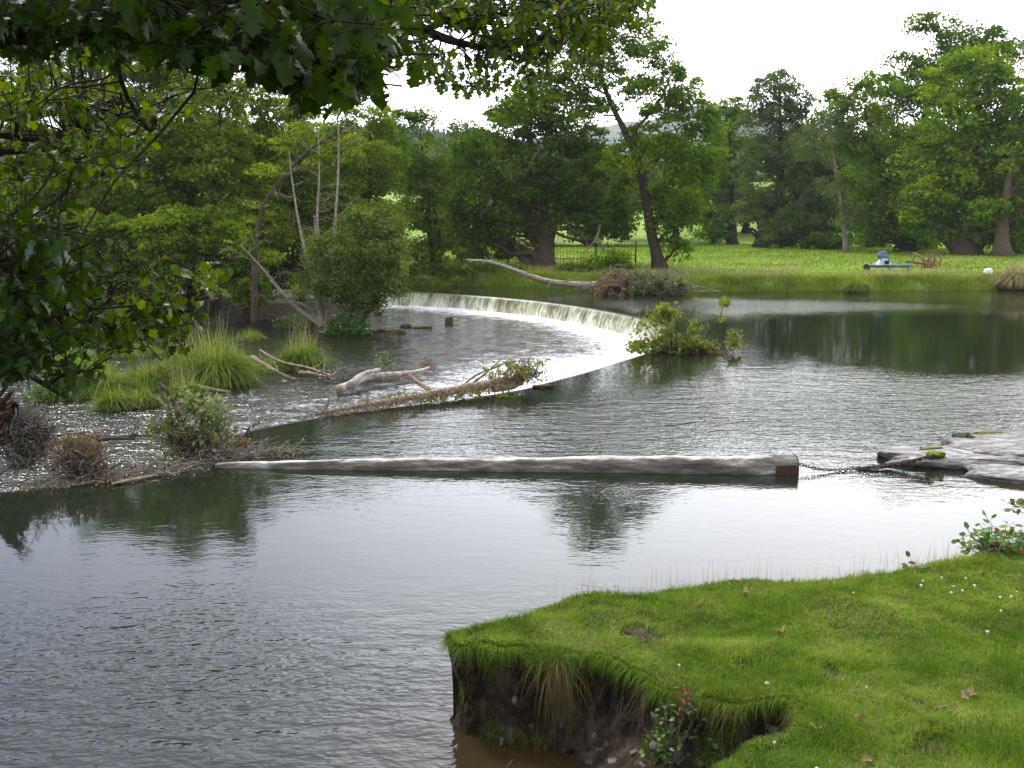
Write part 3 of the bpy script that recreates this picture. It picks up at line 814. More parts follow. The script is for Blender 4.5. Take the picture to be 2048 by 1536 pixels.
for k, (px, py, w, h, mt, lb) in enumerate([
        (850, 545, 40, 22, 'oak', 'low dark bush on the far bank right beside the willow'),
        (915, 548, 44, 20, 'oak', 'low dark bush overhanging the pool above the left part of the weir'),
        (980, 545, 44, 22, 'oak', 'low dark bush behind the fallen bleached limb'),
        (1045, 548, 30, 18, 'oak', 'dark bush at the left foot of the massive oak trunk'),
        (1130, 548, 36, 18, 'oak', 'dark bush right of the massive oak trunk'),
        (1190, 540, 36, 26, 'syc', 'bright green bush in front of the railings'),
        (1230, 525, 36, 22, 'syc', 'green bush at the right end of the railings'),
        (1160, 558, 34, 12, 'oak', 'low waterside bush beside the brown heap of brushwood')]):
    tree('bush', lb, 'bush', 66.5, (px, py + h), [(px, py)], [(px, py, w, h), (px + w * .6, py + h * .3, w * .6, h * .7), (px - w * .6, py + h * .3, w * .6, h * .7)], mt, 'bark', 0.08, group=CB, csize=0.7, lsize=0.2, per=55, limbs=10)

# ------------------------------------------------------------------ left wood
LG = 'trees of the riverside wood'
isl = [G(*p, LOW)[:2] for p in [(-400, 645), (0, 640), (200, 640), (330, 648), (430, 652), (520, 640), (600, 655), (650, 672), (720, 668), (745, 648), (740, 628), (690, 612), (620, 600), (400, 596), (-400, 600)]]
isl = np.array(isl)
X, Y = np.meshgrid(np.arange(-62, -4, 0.5), np.arange(42, 70, 0.5))
sd = poly_dist(X, Y, isl, True) * np.where(inside(X, Y, isl), 1, -1)
Z = LOW - 0.35 + 0.7 * sstep(-0.6, 1.2, sd + (fbm(X, Y, 14) - 0.5)) + 0.25 * sstep(1, 6, sd)
mb = MB(); mb.add(np.c_[X.ravel(), Y.ravel(), Z.ravel()], grid_faces(*X.shape))
o = mb.build('ground', M['bank'], smooth=True, attrs={'turf': (sstep(0.5, 2.0, sd) * 0.3 * fbm(X * .6, Y * .6, 3)).ravel()})
tag(o, kind='structure')
wood = [  # px, top, width, D, mat, bottom of crown, label
    (-40, 90, 80, 58, 'alder', 470, 'tree leaning out at the left border of the wood behind the overhanging boughs'),
    (60, 95, 75, 60, 'alder', 480, 'thin-topped tree of the wood below the bright sky gap'),
    (150, 55, 80, 57, 'alder', 470, 'tree of the wood with a forked dark top'),
    (235, 35, 80, 60, 'alder', 480, 'tree of the wood behind the hanging twig'),
    (300, 30, 75, 55, 'alder', 470, 'dark straight trunked tree of the wood near its middle'),
    (375, 40, 78, 58, 'alder', 480, 'tree of the wood with an ivy clad stem'),
    (445, 70, 64, 53, 'alder', 500, 'yellow tipped pointed tree of the wood'),
    (525, 150, 66, 56, 'alder', 500, 'tree of the wood left of the bare stems'),
    (600, 180, 66, 58, 'alder', 490, 'tree of the wood behind the bare stems'),
    (675, 205, 60, 60, 'alder', 500, 'tree of the wood behind the willow'),
    (740, 215, 56, 62, 'alder', 520, 'last tree of the wood beside the far pool'),
]
for k, (px, top, w, D, mt, bot, lb) in enumerate(wood):
    lobes = []; y = top + w * 0.35; j = 0
    while y < bot:
        f = (y - top) / (bot - top); ww = w * (0.45 + 0.6 * math.sin(min(1, f + 0.15) * math.pi * 0.7))
        for q in range(2):
            lobes.append((px + rng.uniform(-0.55, 0.55) * ww * 1.1, y + rng.uniform(-12, 12), ww * rng.uniform(0.5, 0.8), w * rng.uniform(0.28, 0.4)))
        y += w * 0.48
    lean = rng.uniform(-18, 18)
    tree('alder_tree', lb, 'tree', D, (px + lean * .5, 600), [(px + lean, 500), (px + lean * 1.1, 380), (px + lean * .4, 260), (px, top + 30)], lobes, mt, 'bark', 0.24, group=LG, csize=0.85, lsize=0.2, per=52,
         density=0.85, limbs=45, zb=LOW + 0.3, tone=0.0, flat=0.4)
front = [(20, 430, 80, 51, 'wide low bough of the wood at its left end'), (120, 440, 85, 50.5, 'leafy low tree of the wood above the grass islets'), (225, 450, 85, 51.5, 'low bright tree of the wood with a short thick trunk'),
         (320, 430, 80, 50, 'bright leafy low tree near the middle of the wood edge'), (415, 440, 80, 50.5, 'low tree at the wood edge above the tallest grass clump'), (495, 470, 60, 50, 'low tree at the wood edge left of the bare stems')]
for k, (px, y0, w, D, lb) in enumerate(front):
    lobes = [(px + rng.uniform(-.7, .7) * w, y0 + q * 26 + rng.uniform(-10, 10), w * rng.uniform(0.4, 0.65), rng.uniform(17, 26)) for q in range(6) for _ in (0, 1)]
    tree('low_alder_tree', lb, 'tree', D, (px, 615), [(px + 10, 560), (px - 5, 500), (px + 4, y0)], lobes, 'alder2', 'bark', 0.2, group='low trees along the wood edge', csize=0.75, lsize=0.19, per=60, density=0.9, limbs=40, zb=LOW + 0.2, tone=-0.06 + 0.12 * (k % 2), flat=0.4)
# dark back row closing the wood
for k, px in enumerate((-60, 90, 240, 390, 540, 690)):
    lobes = [(px + rng.uniform(-80, 80), y, 80, 40) for y in range(290, 590, 42) for _ in (0, 1)]
    tree('background_tree', ['tree deep in the wood at its left end', 'tree deep in the wood behind the thin-topped tree', 'tree deep in the wood behind the hanging twig tree', 'tree deep in the wood behind the ivy clad stem', 'tree deep in the wood behind the bare stems', 'tree deep in the wood behind the willow'][k],
         'tree', 68 if k < 4 else 67, (px, 590), [(px, 450), (px, 300)], lobes, 'oak', 'bark', 0.3, group='trees deep in the wood', csize=1.3, lsize=0.3, per=55, limbs=16, zb=0.0, tone=-0.05)
# slanting half-dead alder limb
lt = thing('leaning_alder', 'slanting alder with an arching half-dead bough reaching right above the bare stems', 'tree', Q(505, 600, 48), LG)
lt.location.z = LOW + 0.1
mt = MB()
P = resample(chaikin(np.array([np.array(lt.location)] + [Q(a, b, 48) for a, b in [(510, 540), (512, 470), (525, 410), (560, 360), (610, 305), (650, 280), (690, 262)]]), 2), 0.3)
mt.tube(P, np.linspace(0.17, 0.05, len(P)), 8, 0.2, rough=0.2)
for (a, b) in [((690, 262), (745, 268)), ((640, 285), (700, 300)), ((600, 312), (555, 300)), ((650, 280), (668, 245)), ((545, 385), (580, 400)), ((580, 340), (640, 335)), ((690, 262), (720, 240)), ((620, 300), (600, 250)), ((525, 410), (470, 395))]:
    mt.tube(curve_pts(Q(*a, 48), Q(*b, 47.6), 6, wig=0.10), np.linspace(0.06, 0.015, 6), 5, 0.9)
mt.build('trunk', M['bark_brown'], lt, smooth=True)
mf = MB(); crown(mf, [(Q(px, py, 48), np.array([r * .024, r * .024, r2 * .024])) for px, py, r, r2 in [(700, 285, 60, 14), (620, 260, 50, 16), (560, 290, 40, 20), (745, 300, 40, 12), (660, 320, 44, 14), (540, 340, 36, 20), (515, 430, 30, 40), (480, 500, 30, 30)]], 0.55, 0.6, 0.16, 34, 0.3, 0.0)
mf.build('crown', M['alder'], lt)

# willow
tree('willow_bush', 'rounded silvery yellow-green willow at the waterside left of the falls', 'bush', 45.5, (700, 655), [(705, 600), (735, 520), (745, 450)],
     [(740, 425, 32, 20), (720, 450, 48, 28), (770, 455, 40, 26), (700, 500, 60, 36), (770, 510, 50, 40), (795, 490, 26, 30), (740, 560, 66, 38), (785, 570, 32, 30), (680, 560, 50, 36), (720, 605, 50, 22), (640, 500, 36, 30), (620, 560, 36, 36)],
     'willow', 'bark', 0.12, csize=0.5, lsize=0.13, per=75, density=0.8, limbs=60, zb=LOW, flat=0.8, extra_trunks=[[(690, 590), (670, 520)], [(740, 610), (780, 540)], [(760, 600), (800, 540)]])
# feathery dead multi-stemmed tree
bs = G(652, 660, LOW)
dt = thing('bare_tree', 'dying tree of several bare pale stems with wide thin side twigs beside the willow', 'tree', bs)
mt = MB(); mf = MB()
stems = [[(640, 620), (615, 520), (596, 440), (582, 345), (578, 300)], [(645, 610), (636, 500), (634, 420), (640, 350), (636, 260)], [(655, 600), (668, 500), (672, 420), (678, 330), (676, 240)],
         [(600, 625), (560, 580), (520, 530), (480, 490)], [(660, 625), (640, 560), (632, 480), (628, 430)], [(625, 615), (575, 600), (540, 560)]]
for si, st in enumerate(stems):
    P = resample(chaikin(np.array([bs + [rng.uniform(-.3, .3), 0, 0]] + [Q(a, b, bs[1] + rng.uniform(-.4, .4)) for a, b in st]), 2), 0.25)
    mt.tube(P, np.linspace(0.13 if si != 5 else 0.08, 0.018, len(P)), 7, 0.55 + 0.3 * rng.random(), rough=0.25)
    for i in range(len(P) // 5, len(P), 2):
        if rng.random() < 0.75:
            sgn = rng.choice([-1, 1]); ln = rng.uniform(0.6, 2.2) * (1 - 0.5 * i / len(P))
            e = P[i] + np.array([sgn * ln, rng.uniform(-.6, .6), ln * rng.uniform(-0.1, 1.1)])
            B = curve_pts(P[i], e, 6, sag=0.05 * ln, wig=0.05)
            mt.tube(B, np.linspace(0.020, 0.006, 6), 4, 0.45, cap=False)
            for j in (2, 3, 4):
                e2 = B[j] + rng.normal(size=3) * [0.35, 0.2, 0.25]
                mt.tube(curve_pts(B[j], e2, 3), [0.01, 0.008, 0.005], 3, 0.8, cap=False)
                if si in (3, 5) or rng.random() < 0.35:
                    q = B[j] + rng.normal(size=(14, 3)) * [0.3, 0.25, 0.12]
                    leaves(mf, q, 0.09, tint=rng.random(14))
mt.build('trunk', M['deadwood'], dt, smooth=True)
mf.build('crown', M['grey_leaf'], dt)


# ------------------------------------------------------------------ blades
def blades(mb, B, h, w, lean=0.35, seg=3, dirs=None, tint=None, droop=0.3):
    """B base points (n,3); tapered bent strips"""
    n = len(B); h = np.asarray(h) * np.ones(n); w = np.asarray(w) * np.ones(n)
    if dirs is None:
        a = rng.random(n) * 2 * np.pi; dirs = np.c_[np.cos(a), np.sin(a), np.zeros(n)]
    else: dirs = np.c_[dirs, np.zeros(n)] if dirs.shape[1] == 2 else dirs
    side = np.c_[-dirs[:, 1], dirs[:, 0], np.zeros(n)]
    ln = lean * rng.uniform(0.2, 1.5, n)
    rows = []
    for s in range(seg + 1):
        t = s / seg
        p = B + dirs * (ln * h * t ** 1.8)[:, None]
        p[:, 2] += h * (t - droop * ln * t ** 2.5)
        wd = (w * (1 - t) ** 0.7 * 0.5)[:, None] if s < seg else np.full((n, 1), 0.0)
        if s < seg: rows += [p - side * wd, p + side * wd]
        else: rows += [p]
    k = len(rows); V = np.stack(rows, 1).reshape(-1, 3)
    base = np.arange(n)[:, None] * k
    tt = rng.random(n) if tint is None else np.asarray(tint) * np.ones(n)
    Fq = np.concatenate([base + np.array([2 * s, 2 * s + 1, 2 * s + 3, 2 * s + 2]) for s in range(seg - 1)])
    Ft = base + np.array([2 * seg - 2, 2 * seg - 1, 2 * seg])
    nv = mb.n
    mb.V.append(V); mb.n += len(V)
    mb.F.append(Fq + nv); mb.T.append(np.tile(tt, seg - 1))
    mb.F.append(Ft + nv); mb.T.append(tt)


# meadow fringe and meadow grass (far)
mb = MB(); N = 60000
x = rng.uniform(-14, 36, N); d = np.abs(rng.normal(0, 1, N)) * 1.3 + 0.15
keep = fbm(x / 1.5, d, 21) > 0.22; x = x[keep]; d = d[keep]
y = far_y(x) + d
B = np.c_[x, y, far_z(x, y) - 0.03]
blades(mb, B, rng.uniform(0.12, 0.36, len(B)) * (0.3 + 1.3 * fbm(x / 1.3, y / 1.3, 5)), 0.045, 0.7, 2, tint=np.clip(rng.random(len(B)) * .6 + .9 * (fbm(x / 1.5, y, 8) - .25), 0, 1))
N = 90000; u = rng.random(N); x = rng.uniform(-16, 55, N); y = far_y(x) + 2 + 60 * u ** 1.4
B = np.c_[x, y, far_z(x, y) - 0.02]
blades(mb, B, rng.uniform(0.10, 0.26, N) * (0.4 + fbm(x / 3, y / 3, 15)), 0.05 + 0.0009 * (y - 55), 0.5, 2, tint=np.clip(rng.random(N) * 0.6 + 0.8 * (fbm(x / 5, y / 5, 33) - 0.3), 0, 1))
tag(mb.build('meadow_grass', M['meadowblade']), kind='stuff')
mb = MB(); N = 14000
x = rng.uniform(-10, 40, N); d = rng.uniform(0.5, 9, N) + 20 * (rng.random(N) < 0.3) * rng.random(N)
k = fbm(x / 3, d / 2, 41) > 0.52; x = x[k]; d = d[k]; y = far_y(x) + d
B = np.c_[x, y, far_z(x, y)]
blades(mb, B, rng.uniform(0.25, 0.5, len(B)), 0.035, 0.4, 2)
tag(mb.build('dry_meadow_grass', M['straw']), kind='stuff')


def grass_clump(name, label, px, py, wpx, hpx, n, z0=LOW, mat='grass_tall', group=None, seeds=0, w=0.025):
    b = G(px, py, z0); sc = b[1] / F; R0 = wpx * sc / 2; Hh = hpx * sc * 1.0
    mb = MB()
    a = rng.random(n) * 2 * np.pi; r = rng.random(n) ** 0.75 * R0 * 1.1
    B = b + np.c_[r * np.cos(a), r * np.sin(a) * 0.8, np.full(n, 0.02)]
    hh = 1.15 * Hh * (0.35 + 0.75 * rng.random(n)) * (1 - 0.62 * (r / R0) ** 2) * (0.6 + 0.8 * fbm(B[:, 0] * 3, B[:, 1] * 3, 44))
    th = a + rng.normal(0, .7, n)
    blades(mb, B, hh, w, 0.75, 4, np.c_[np.cos(th), np.sin(th)], droop=1.0)
    root = thing(name, label, 'grass clump', b, group)
    mb.build('blades', M[mat], root)
    n2 = n // 9; j_ = rng.integers(0, n, n2); md = MB(); th2 = rng.random(n2) * 6.28
    blades(md, B[j_], hh[j_] * rng.uniform(.6, 1.35, n2), w * .8, 1.0, 4, np.c_[np.cos(th2), np.sin(th2)], droop=.8)
    md.build('dry_blades', M['straw'], root)
    ms = MB(); m = max(10, int(120 * R0))
    a = np.linspace(0, 2 * np.pi, 20, endpoint=False)
    ring = [np.c_[b[0] + np.cos(a) * R0 * k, b[1] + np.sin(a) * R0 * 0.85 * k, np.full(20, b[2] + zz)] for k, zz in ((1.12, -0.15), (1.02, 0.05), (0.8, 0.14), (0.01, 0.18))]
    V = np.vstack(ring); V[:, :2] += rng.normal(0, 0.03, (80, 2))
    Fc = np.array([[r_ * 20 + j, r_ * 20 + (j + 1) % 20, (r_ + 1) * 20 + (j + 1) % 20, (r_ + 1) * 20 + j] for r_ in range(3) for j in range(20)])
    ms.add(V, Fc)
    ms.build('root_mound', M['mossrock'], root)
    if seeds:
        mm = MB(); a = rng.random(seeds) * 2 * np.pi; r = np.sqrt(rng.random(seeds)) * R0 * 0.8
        B = b + np.c_[r * np.cos(a), r * np.sin(a), np.full(seeds, 0.1)]
        blades(mm, B, Hh * rng.uniform(1.1, 1.5, seeds), 0.014, 0.2, 4, droop=0.2)
        for i in range(seeds):
            pass
        dd = rng.normal(size=(seeds * 3, 3)) * [0.05, 0.05, 0.12]
        mm.build('seed_heads', M['straw'], root)
    return root


GG = 'grass clumps on the shallow below the weir'
grass_clump('grass_clump', 'largest bright grass clump, domed and yellow-green, left of the driftwood', 432, 768, 120, 125, 4200, group=GG, seeds=22)
grass_clump('grass_clump', 'grass clump with tall buff seed stalks beside the twisted drift branch', 605, 738, 75, 80, 2200, group=GG, seeds=55)
grass_clump('grass_clump', 'low pale grass clump between the two tallest clumps', 540, 745, 65, 45, 1100, group=GG, mat='grass_tall')
grass_clump('grass_clump', 'blue-green drooping grass clump behind the bent stem of the leafy bough', 350, 770, 80, 55, 1400, group=GG, mat='grass')
grass_clump('grass_clump', 'wide fresh green clump below the overhanging leaves, behind the rapids', 205, 790, 110, 85, 3400, group=GG)
grass_clump('grass_clump', 'small upright clump standing in the water at the front of the grassy islet', 230, 818, 60, 62, 1300, group=GG)
grass_clump('grass_clump', 'ragged small clump right of the front grassy islet', 285, 812, 60, 50, 1100, group=GG)
grass_clump('grass_clump', 'clump half hidden by the lowest overhanging leaves', 120, 795, 90, 60, 1800, group=GG)
grass_clump('grass_clump', 'thin clump in the backwater under the wood', 500, 680, 60, 32, 700, group=GG)
grass_clump('grass_clump', 'seeding feathery clump just left of the largest bright clump', 375, 742, 90, 80, 1500, group=GG, seeds=35)
grass_clump('grass_clump', 'yellowing clump behind the largest domed clump', 455, 735, 90, 60, 1500, group=GG, seeds=40)
grass_clump('grass_clump', 'broad clump in the middle of the left islets', 300, 775, 120, 75, 2600, group=GG)
grass_clump('grass_clump', 'back clump of the left islets under the lowest boughs', 150, 745, 120, 60, 2200, group=GG)
grass_clump('grass_clump', 'pale clump between the largest domed clump and the middle of the islets', 370, 790, 70, 50, 1100, group=GG, seeds=30)
grass_clump('grass_clump', 'clump on the shore below the wood behind the islets', 260, 710, 120, 45, 1500, group=GG)
grass_clump('grass_clump', 'tiny grass clump on the mossy stones near the falls', 812, 655, 22, 16, 160, group=GG)
grass_clump('reed_clump', 'pale seeding reed clump at the right end of the far bank', 2035, 572, 70, 62, 2200, z0=0.2, mat='straw', group=None, w=0.05)
grass_clump('reed_clump', 'green weed clump growing out of the far bank halfway along', 1712, 582, 46, 40, 900, z0=0.05, mat='meadowblade', group=None, w=0.05)


# ------------------------------------------------------------------ rocks
def rock_mb(c, sz, seed=0, n=26, flat=0.0, rough=0.22, mb=None, rot=0.0, detail=0.0, e=.6):
    mb = mb or MB()
    th = np.linspace(0.001, np.pi - 0.001, n // 2); ph = np.linspace(0, 2 * np.pi, n, endpoint=False)
    T_, P_ = np.meshgrid(th, ph, indexing='ij')
    d = np.stack([np.sin(T_) * np.cos(P_), np.sin(T_) * np.sin(P_), np.cos(T_)], -1)
    d = np.sign(d) * np.abs(d) ** e
    r = 1 + rough * (fbm(d[..., 0] * 1.7 + seed * 9.1 + 20, d[..., 1] * 1.7 + d[..., 2] * 1.3 + 20, seed, 4) - 0.5) * 2
    if detail:
        a_ = fbm(d[..., 0] * 4 + seed + 30, d[..., 1] * 4 + 30, seed + 1, 5); b_ = fbm(d[..., 0] * 2.2 + 40, d[..., 1] * 5 + d[..., 2] * 2 + 40, seed + 2, 5)
        r = r + detail * (1 - 2.2 * np.abs(a_ - .5) * 2) * .5 + .5 * detail * (b_ - .5)
    V = d * r[..., None] * np.array(sz)
    V[..., 2] = np.minimum(V[..., 2], sz[2] * (0.85 + 0.12 * V[..., 0] / sz[0]))
    cr, sr = math.cos(rot), math.sin(rot)
    V = np.stack([V[..., 0] * cr - V[..., 1] * sr, V[..., 0] * sr + V[..., 1] * cr, V[..., 2]], -1)
    V = V.reshape(-1, 3) + c
    i = np.arange(len(th) - 1)[:, None] * n; j = np.arange(n)[None]; j2 = (j + 1) % n
    Fq = np.stack([i + j, i + n + j, i + n + j2, i + j2], -1).reshape(-1, 4)
    mb.add(V, Fq, rng.random())
    return mb


def rock(name, label, c, sz, mat='rock', seed=0, group=None, moss=None, rough=0.2, rot=0.0, cat='rock'):
    root = thing(name, label, cat, (c[0], c[1], c[2]), group)
    rock_mb(np.array(c), sz, seed, 90, rough=rough, rot=rot, detail=.13 if mat != 'moss' else .5, e=.6 if mat != 'moss' else 1.0).build('stone', M[mat], root)
    for (dx, dy, dz, sx, sy) in (moss or []):
        rock_mb(np.array(c) + [dx, dy, dz - .01], (sx, sy, 0.045), seed + 5, 40, rough=0.9, detail=.6, e=1.0).build('moss', M['moss'], root)
    return root


RG = 'rock slabs on the near right shore'
c = G(1935, 918, 0.05); rock('rock_slab', 'broad pale tilted rock slab on which the chain ends', (c[0], c[1], 0.02), (1.45, 0.62, 0.20), seed=1, group=RG, rot=-0.15, moss=[(-0.62, 0.28, 0.16, 0.16, 0.07)], rough=0.3)
c = G(2060, 905, 0.05); rock('rock_slab', 'pale rock shelf running out of the picture behind the chain slab', (c[0], c[1], 0.05), (1.5, 1.1, 0.26), seed=2, group=RG, rough=0.3, moss=[(-0.3, 0.5, 0.18, 0.25, 0.06)])
c = G(1925, 885, 0.1); rock('boulder', 'small dark upright boulder at the back of the rock slabs', (c[0], c[1], 0.10), (0.20, 0.2, 0.19), 'mossrock', seed=3, group=None, rough=0.3)
c = G(1985, 880, 0.1); rock('rock_slab', 'low pale rock with yellow moss behind the small dark boulder', (c[0], c[1], 0.06), (0.75, 0.4, 0.22), seed=6, group=RG, moss=[(-0.05, -0.05, 0.19, 0.3, 0.08)], rough=0.3)
c = G(2040, 955, 0.02); rock('rock_slab', 'low front rock slab nearest the shore bushes', (c[0], c[1], 0.0), (0.85, 0.42, 0.16), seed=4, group=RG, rot=-0.5, rough=0.3)
WG = 'stones in the pool under the weir'
c = G(898, 650, LOW); rock('standing_stone', 'upright mossy stump-like stone alone in the pool under the falls', (c[0], c[1], LOW + 0.12), (0.20, 0.16, 0.32), 'mossrock', seed=8, rough=0.2)
c = G(845, 657, LOW); rock('stone', 'flat dark stone left of the upright mossy one', (c[0], c[1], LOW + 0.02), (0.42, 0.2, 0.10), 'mossrock', seed=9, group=WG)
c = G(790, 668, LOW); rock('stone', 'mossy stone nearest the flowering plants', (c[0], c[1], LOW + 0.05), (0.45, 0.3, 0.17), 'mossrock', seed=10, group=WG)
c = G(755, 664, LOW); rock('stone', 'low stone against the flowering plants at the foot of the willow', (c[0], c[1], LOW + 0.02), (0.5, 0.25, 0.12), 'mossrock', seed=11, group=WG)
c = G(757, 628, LOW); rock('stone', 'tiny dark stone in the foam near the left end of the falls', (c[0], c[1], LOW + 0.02), (0.2, 0.15, 0.1), 'mossrock', seed=12, group=WG)
c = G(1370, 578, 0.0); rock('boulder', 'grey boulder at the right end of the brown brushwood heap', (c[0], c[1] - 0.5, 0.2), (0.75, 0.6, 0.42), 'rock', seed=13)

# flowering plants below the willow
def herb(name, label, c, size, n, mat='plant', lsize=0.09, flowers=0, cat='plant', group=None, petal='white'):
    root = thing(name, label, cat, c, group); c = np.array(c)
    ms = MB(); mf = MB(); mw = MB()
    for k in range(max(6, n // 25)):
        e = c + rng.normal(size=3) * np.array(size) * [0.5, 0.5, 0] + [0, 0, size[2] * rng.uniform(0.6, 1)]
        ms.tube(curve_pts(c + rng.normal(size=3) * np.array(size) * [0.3, 0.3, 0], e, 4, wig=0.03), [0.012, 0.01, 0.008, 0.005], 4)
    d = unit(rng.normal(size=(n, 3))); d[:, 2] = np.abs(d[:, 2]); r = rng.random(n) ** 0.4
    P = c + d * r[:, None] * size
    leaves(mf, P, lsize * rng.uniform(0.6, 1.4, n), tint=rng.random(n))
    ms.build('stems', M['twig'], root); mf.build('leaves', M[mat], root)
    if flowers:
        d = unit(rng.normal(size=(flowers, 3))); d[:, 2] = np.abs(d[:, 2]) * 0.8 + 0.1
        P = c + d * np.array(size) * 1.03
        for p in P:
            q = p + rng.normal(size=(5, 3)) * [0.04, 0.04, 0.015]
            leaves(mw, q, 0.05, unit(rng.normal(size=(5, 3)) * 0.4 + [0, 0, 1]), aspect=1.0)
        mw.build('flowers', M[petal], root)
    return root


c = G(695, 668, LOW); herb('flowering_plant', 'leafy plant with white flower heads at the foot of the willow', (c[0], c[1], LOW), (1.15, 0.7, 1.05), 2600, lsize=0.12, flowers=60)
c = G(590, 660, LOW); herb('waterside_plant', 'low leafy plant in the backwater left of the white flowered one', (c[0], c[1] + 1, LOW), (1.3, 0.7, 0.7), 1500, lsize=0.12, flowers=10)
c = G(300, 652, LOW); herb('waterside_plant', 'leafy plant on the dark shore under the wood', (c[0], c[1] + .6, LOW), (2.0, 0.8, 0.8), 1900, lsize=0.14)


# ------------------------------------------------------------------ debris
def tangle(mb, c, size, n, r=0.015, ln=0.8, flat=0.4, tone=0.5):
    c = np.asarray(c, float); size = np.asarray(size, float)
    for _ in range(n):
        p = c + rng.normal(size=3) * size * 0.45
        d = unit(rng.normal(size=3) * [1, 1, flat]); L = ln * rng.uniform(0.3, 1.3)
        P = curve_pts(p - d * L / 2, p + d * L / 2, 5, wig=0.06 * L)
        P[:, 2] = np.maximum(P[:, 2], c[2] - size[2])
        mb.tube(P, np.linspace(r * rng.uniform(0.5, 1.4), r * 0.3, 5), 4, np.clip(tone + rng.uniform(-.5, .5), 0, 1), cap=False)


def leaf_cloud(mb, c, size, n, ls, up=0.6, hang=False):
    c = np.asarray(c, float); n = int(n * 1.6)
    P = c + np.clip(rng.normal(size=(n, 3)), -2, 2) * 0.62 * np.asarray(size)
    P[:, 2] = np.maximum(P[:, 2], c[2] - size[2])
    nr = unit(rng.normal(size=(n, 3)) + [0, 0, up])
    q_ = max(0.12, 2.2 * ls)
    cl = fbm(P[:, 0] / q_ + 50, P[:, 1] / q_ + P[:, 2] / q_ + 50, 77, 2)
    k = cl > 0.5; P = P[k]; nr = nr[k]
    leaves(mb, P, ls * rng.uniform(0.6, 1.5, len(P)), nr, np.clip(0.3 + 0.7 * rng.random(len(P)), 0, 1))


# root plate at far left
c = G(20, 930, 0.0)
rp = thing('uprooted_stump', 'torn up tree stump with a mat of roots at the left border', 'stump', (c[0], c[1], -0.3))
mr = MB()
P = resample(chaikin(np.array([c + [-1.3, 0.6, 0.25], c + [-0.9, 0.3, 0.55], c + [-0.45, 0.1, 0.8], c + [0.02, -0.1, 1.05], c + [0.2, -0.15, 1.2]]), 1), 0.12)
mr.tube(P + [.10, -.12, -.05], 0.10 + 0.34 * np.linspace(1, 0, len(P)) ** 0.7, 20, 0.9, rough=0.55, cap=False)
for k in range(26):
    b_ = rng.integers(1, len(P) - 2); q0 = P[b_] + [.10, -.30, .05] + rng.normal(size=3) * [.1, .06, .12]
    mr.tube(curve_pts(q0, q0 + (P[-1] - P[0]) * rng.uniform(.2, .5) + rng.normal(size=3) * .06, 5, wig=.02), [.05, .06, .05, .035, .01], 5, rng.random(), rough=.5)
for k in range(5):
    a = c + np.array([-.4, 0, .5]) + rng.normal(size=3) * .15
    mr.tube(curve_pts(a, a + [rng.uniform(.1, .7), rng.uniform(-.4, .2), rng.uniform(.1, .7)], 6, wig=.05), np.linspace(.14, .03, 6), 8, rng.random(), rough=.4)
mr.build('trunk', M['rootwood'], rp, smooth=True)
mr = MB(); tangle(mr, c + [0.40, -0.05, 0.55], (0.46, 0.36, 0.56), 900, 0.011, 0.5, 0.9, .2); tangle(mr, c + [0.28, 0.0, 0.42], (0.55, 0.35, 0.5), 40, 0.03, 0.8, 0.9)
leaf_cloud(mr, c + [0.28, 0, 0.40], (0.66, 0.4, 0.55), 900, 0.05)
mr.build('roots', M['twig'], rp)

# brown brush bush
c = G(160, 955, 0.0)
bb = thing('withered_branch', 'brown withered leafy bough caught on the weir at the left', 'branch', (c[0], c[1], -0.05))
mr = MB(); tangle(mr, c + [0, 0, 0.3], (0.42, 0.25, 0.32), 240, 0.010, 0.5, 0.9)
for k in range(14):
    e = c + [rng.uniform(-.5, .5), rng.uniform(-.2, .2), rng.uniform(0.4, 0.8)]
    mr.tube(curve_pts(c, e, 5, wig=.04), np.linspace(.022, .006, 5), 4, rng.random())
mr.build('twigs', M['twig'], bb)
mr = MB()
for _ in range(95):
    q = c + [rng.normal() * .24, rng.normal() * .14, rng.uniform(0.10, 0.80)]
    n_ = 26; P = q + np.c_[rng.normal(0, .035, n_), rng.normal(0, .035, n_), -rng.random(n_) * 0.28]
    P[:, 2] = np.maximum(P[:, 2], 0.01)
    leaves(mr, P, 0.055, unit(rng.normal(size=(n_, 3)) * [1, 1, .3]), rng.random(n_) * .8)
mr.build('withered_leaves', M['brownleaf'], bb)

# driftwood mat along the near arm of the weir
DM = MB(); DL = MB()
dm_pts = resample(np.array([G(*p)[:2] for p in [(60, 978), (130, 972), (220, 960), (330, 948), (420, 935), (470, 915), (560, 912)]]), 0.35)
for p in dm_pts:
    tangle(DM, (p[0], p[1] + 0.25, 0.03), (0.42, 0.40, 0.07), 44, 0.011, 0.6, 0.25)
    leaf_cloud(DL, (p[0], p[1] + 0.1, 0.02), (0.5, 0.45, 0.05), 70, 0.05)
tg = thing('driftwood_mat', 'mat of matted twigs and litter lying along the weir crest behind the boom tip', 'driftwood', (*dm_pts[8], 0))
DM.build('twigs', M['twig'], tg); DL.build('litter', M['brownleaf'], tg)


def stick(name, label, pts, r0, r1, mat='driftwood', group=None, twigs=0, cat='branch', tint=.6, k=8):
    """pts: world points"""
    P = resample(chaikin(np.array(pts), 2), 0.1)
    mb = MB(); mb.tube(P, np.linspace(r0, r1, len(P)) * (1 + 0.15 * (fbm(np.arange(len(P)) * .35, 0 * P[:, 0], 5) - .5)), k, tint, rough=0.18)
    for _ in range(twigs):
        i = rng.integers(len(P) // 4, len(P)); e = P[i] + rng.normal(size=3) * [.35, .25, .25] + [0, 0, .15]
        mb.tube(curve_pts(P[i], e, 5, wig=.04), np.linspace(r1 * .9 + .004, .005, 5), 4, tint)
    o = mb.build(name, M[mat], origin=P[0], smooth=True)
    return tag(o, label, cat, group)


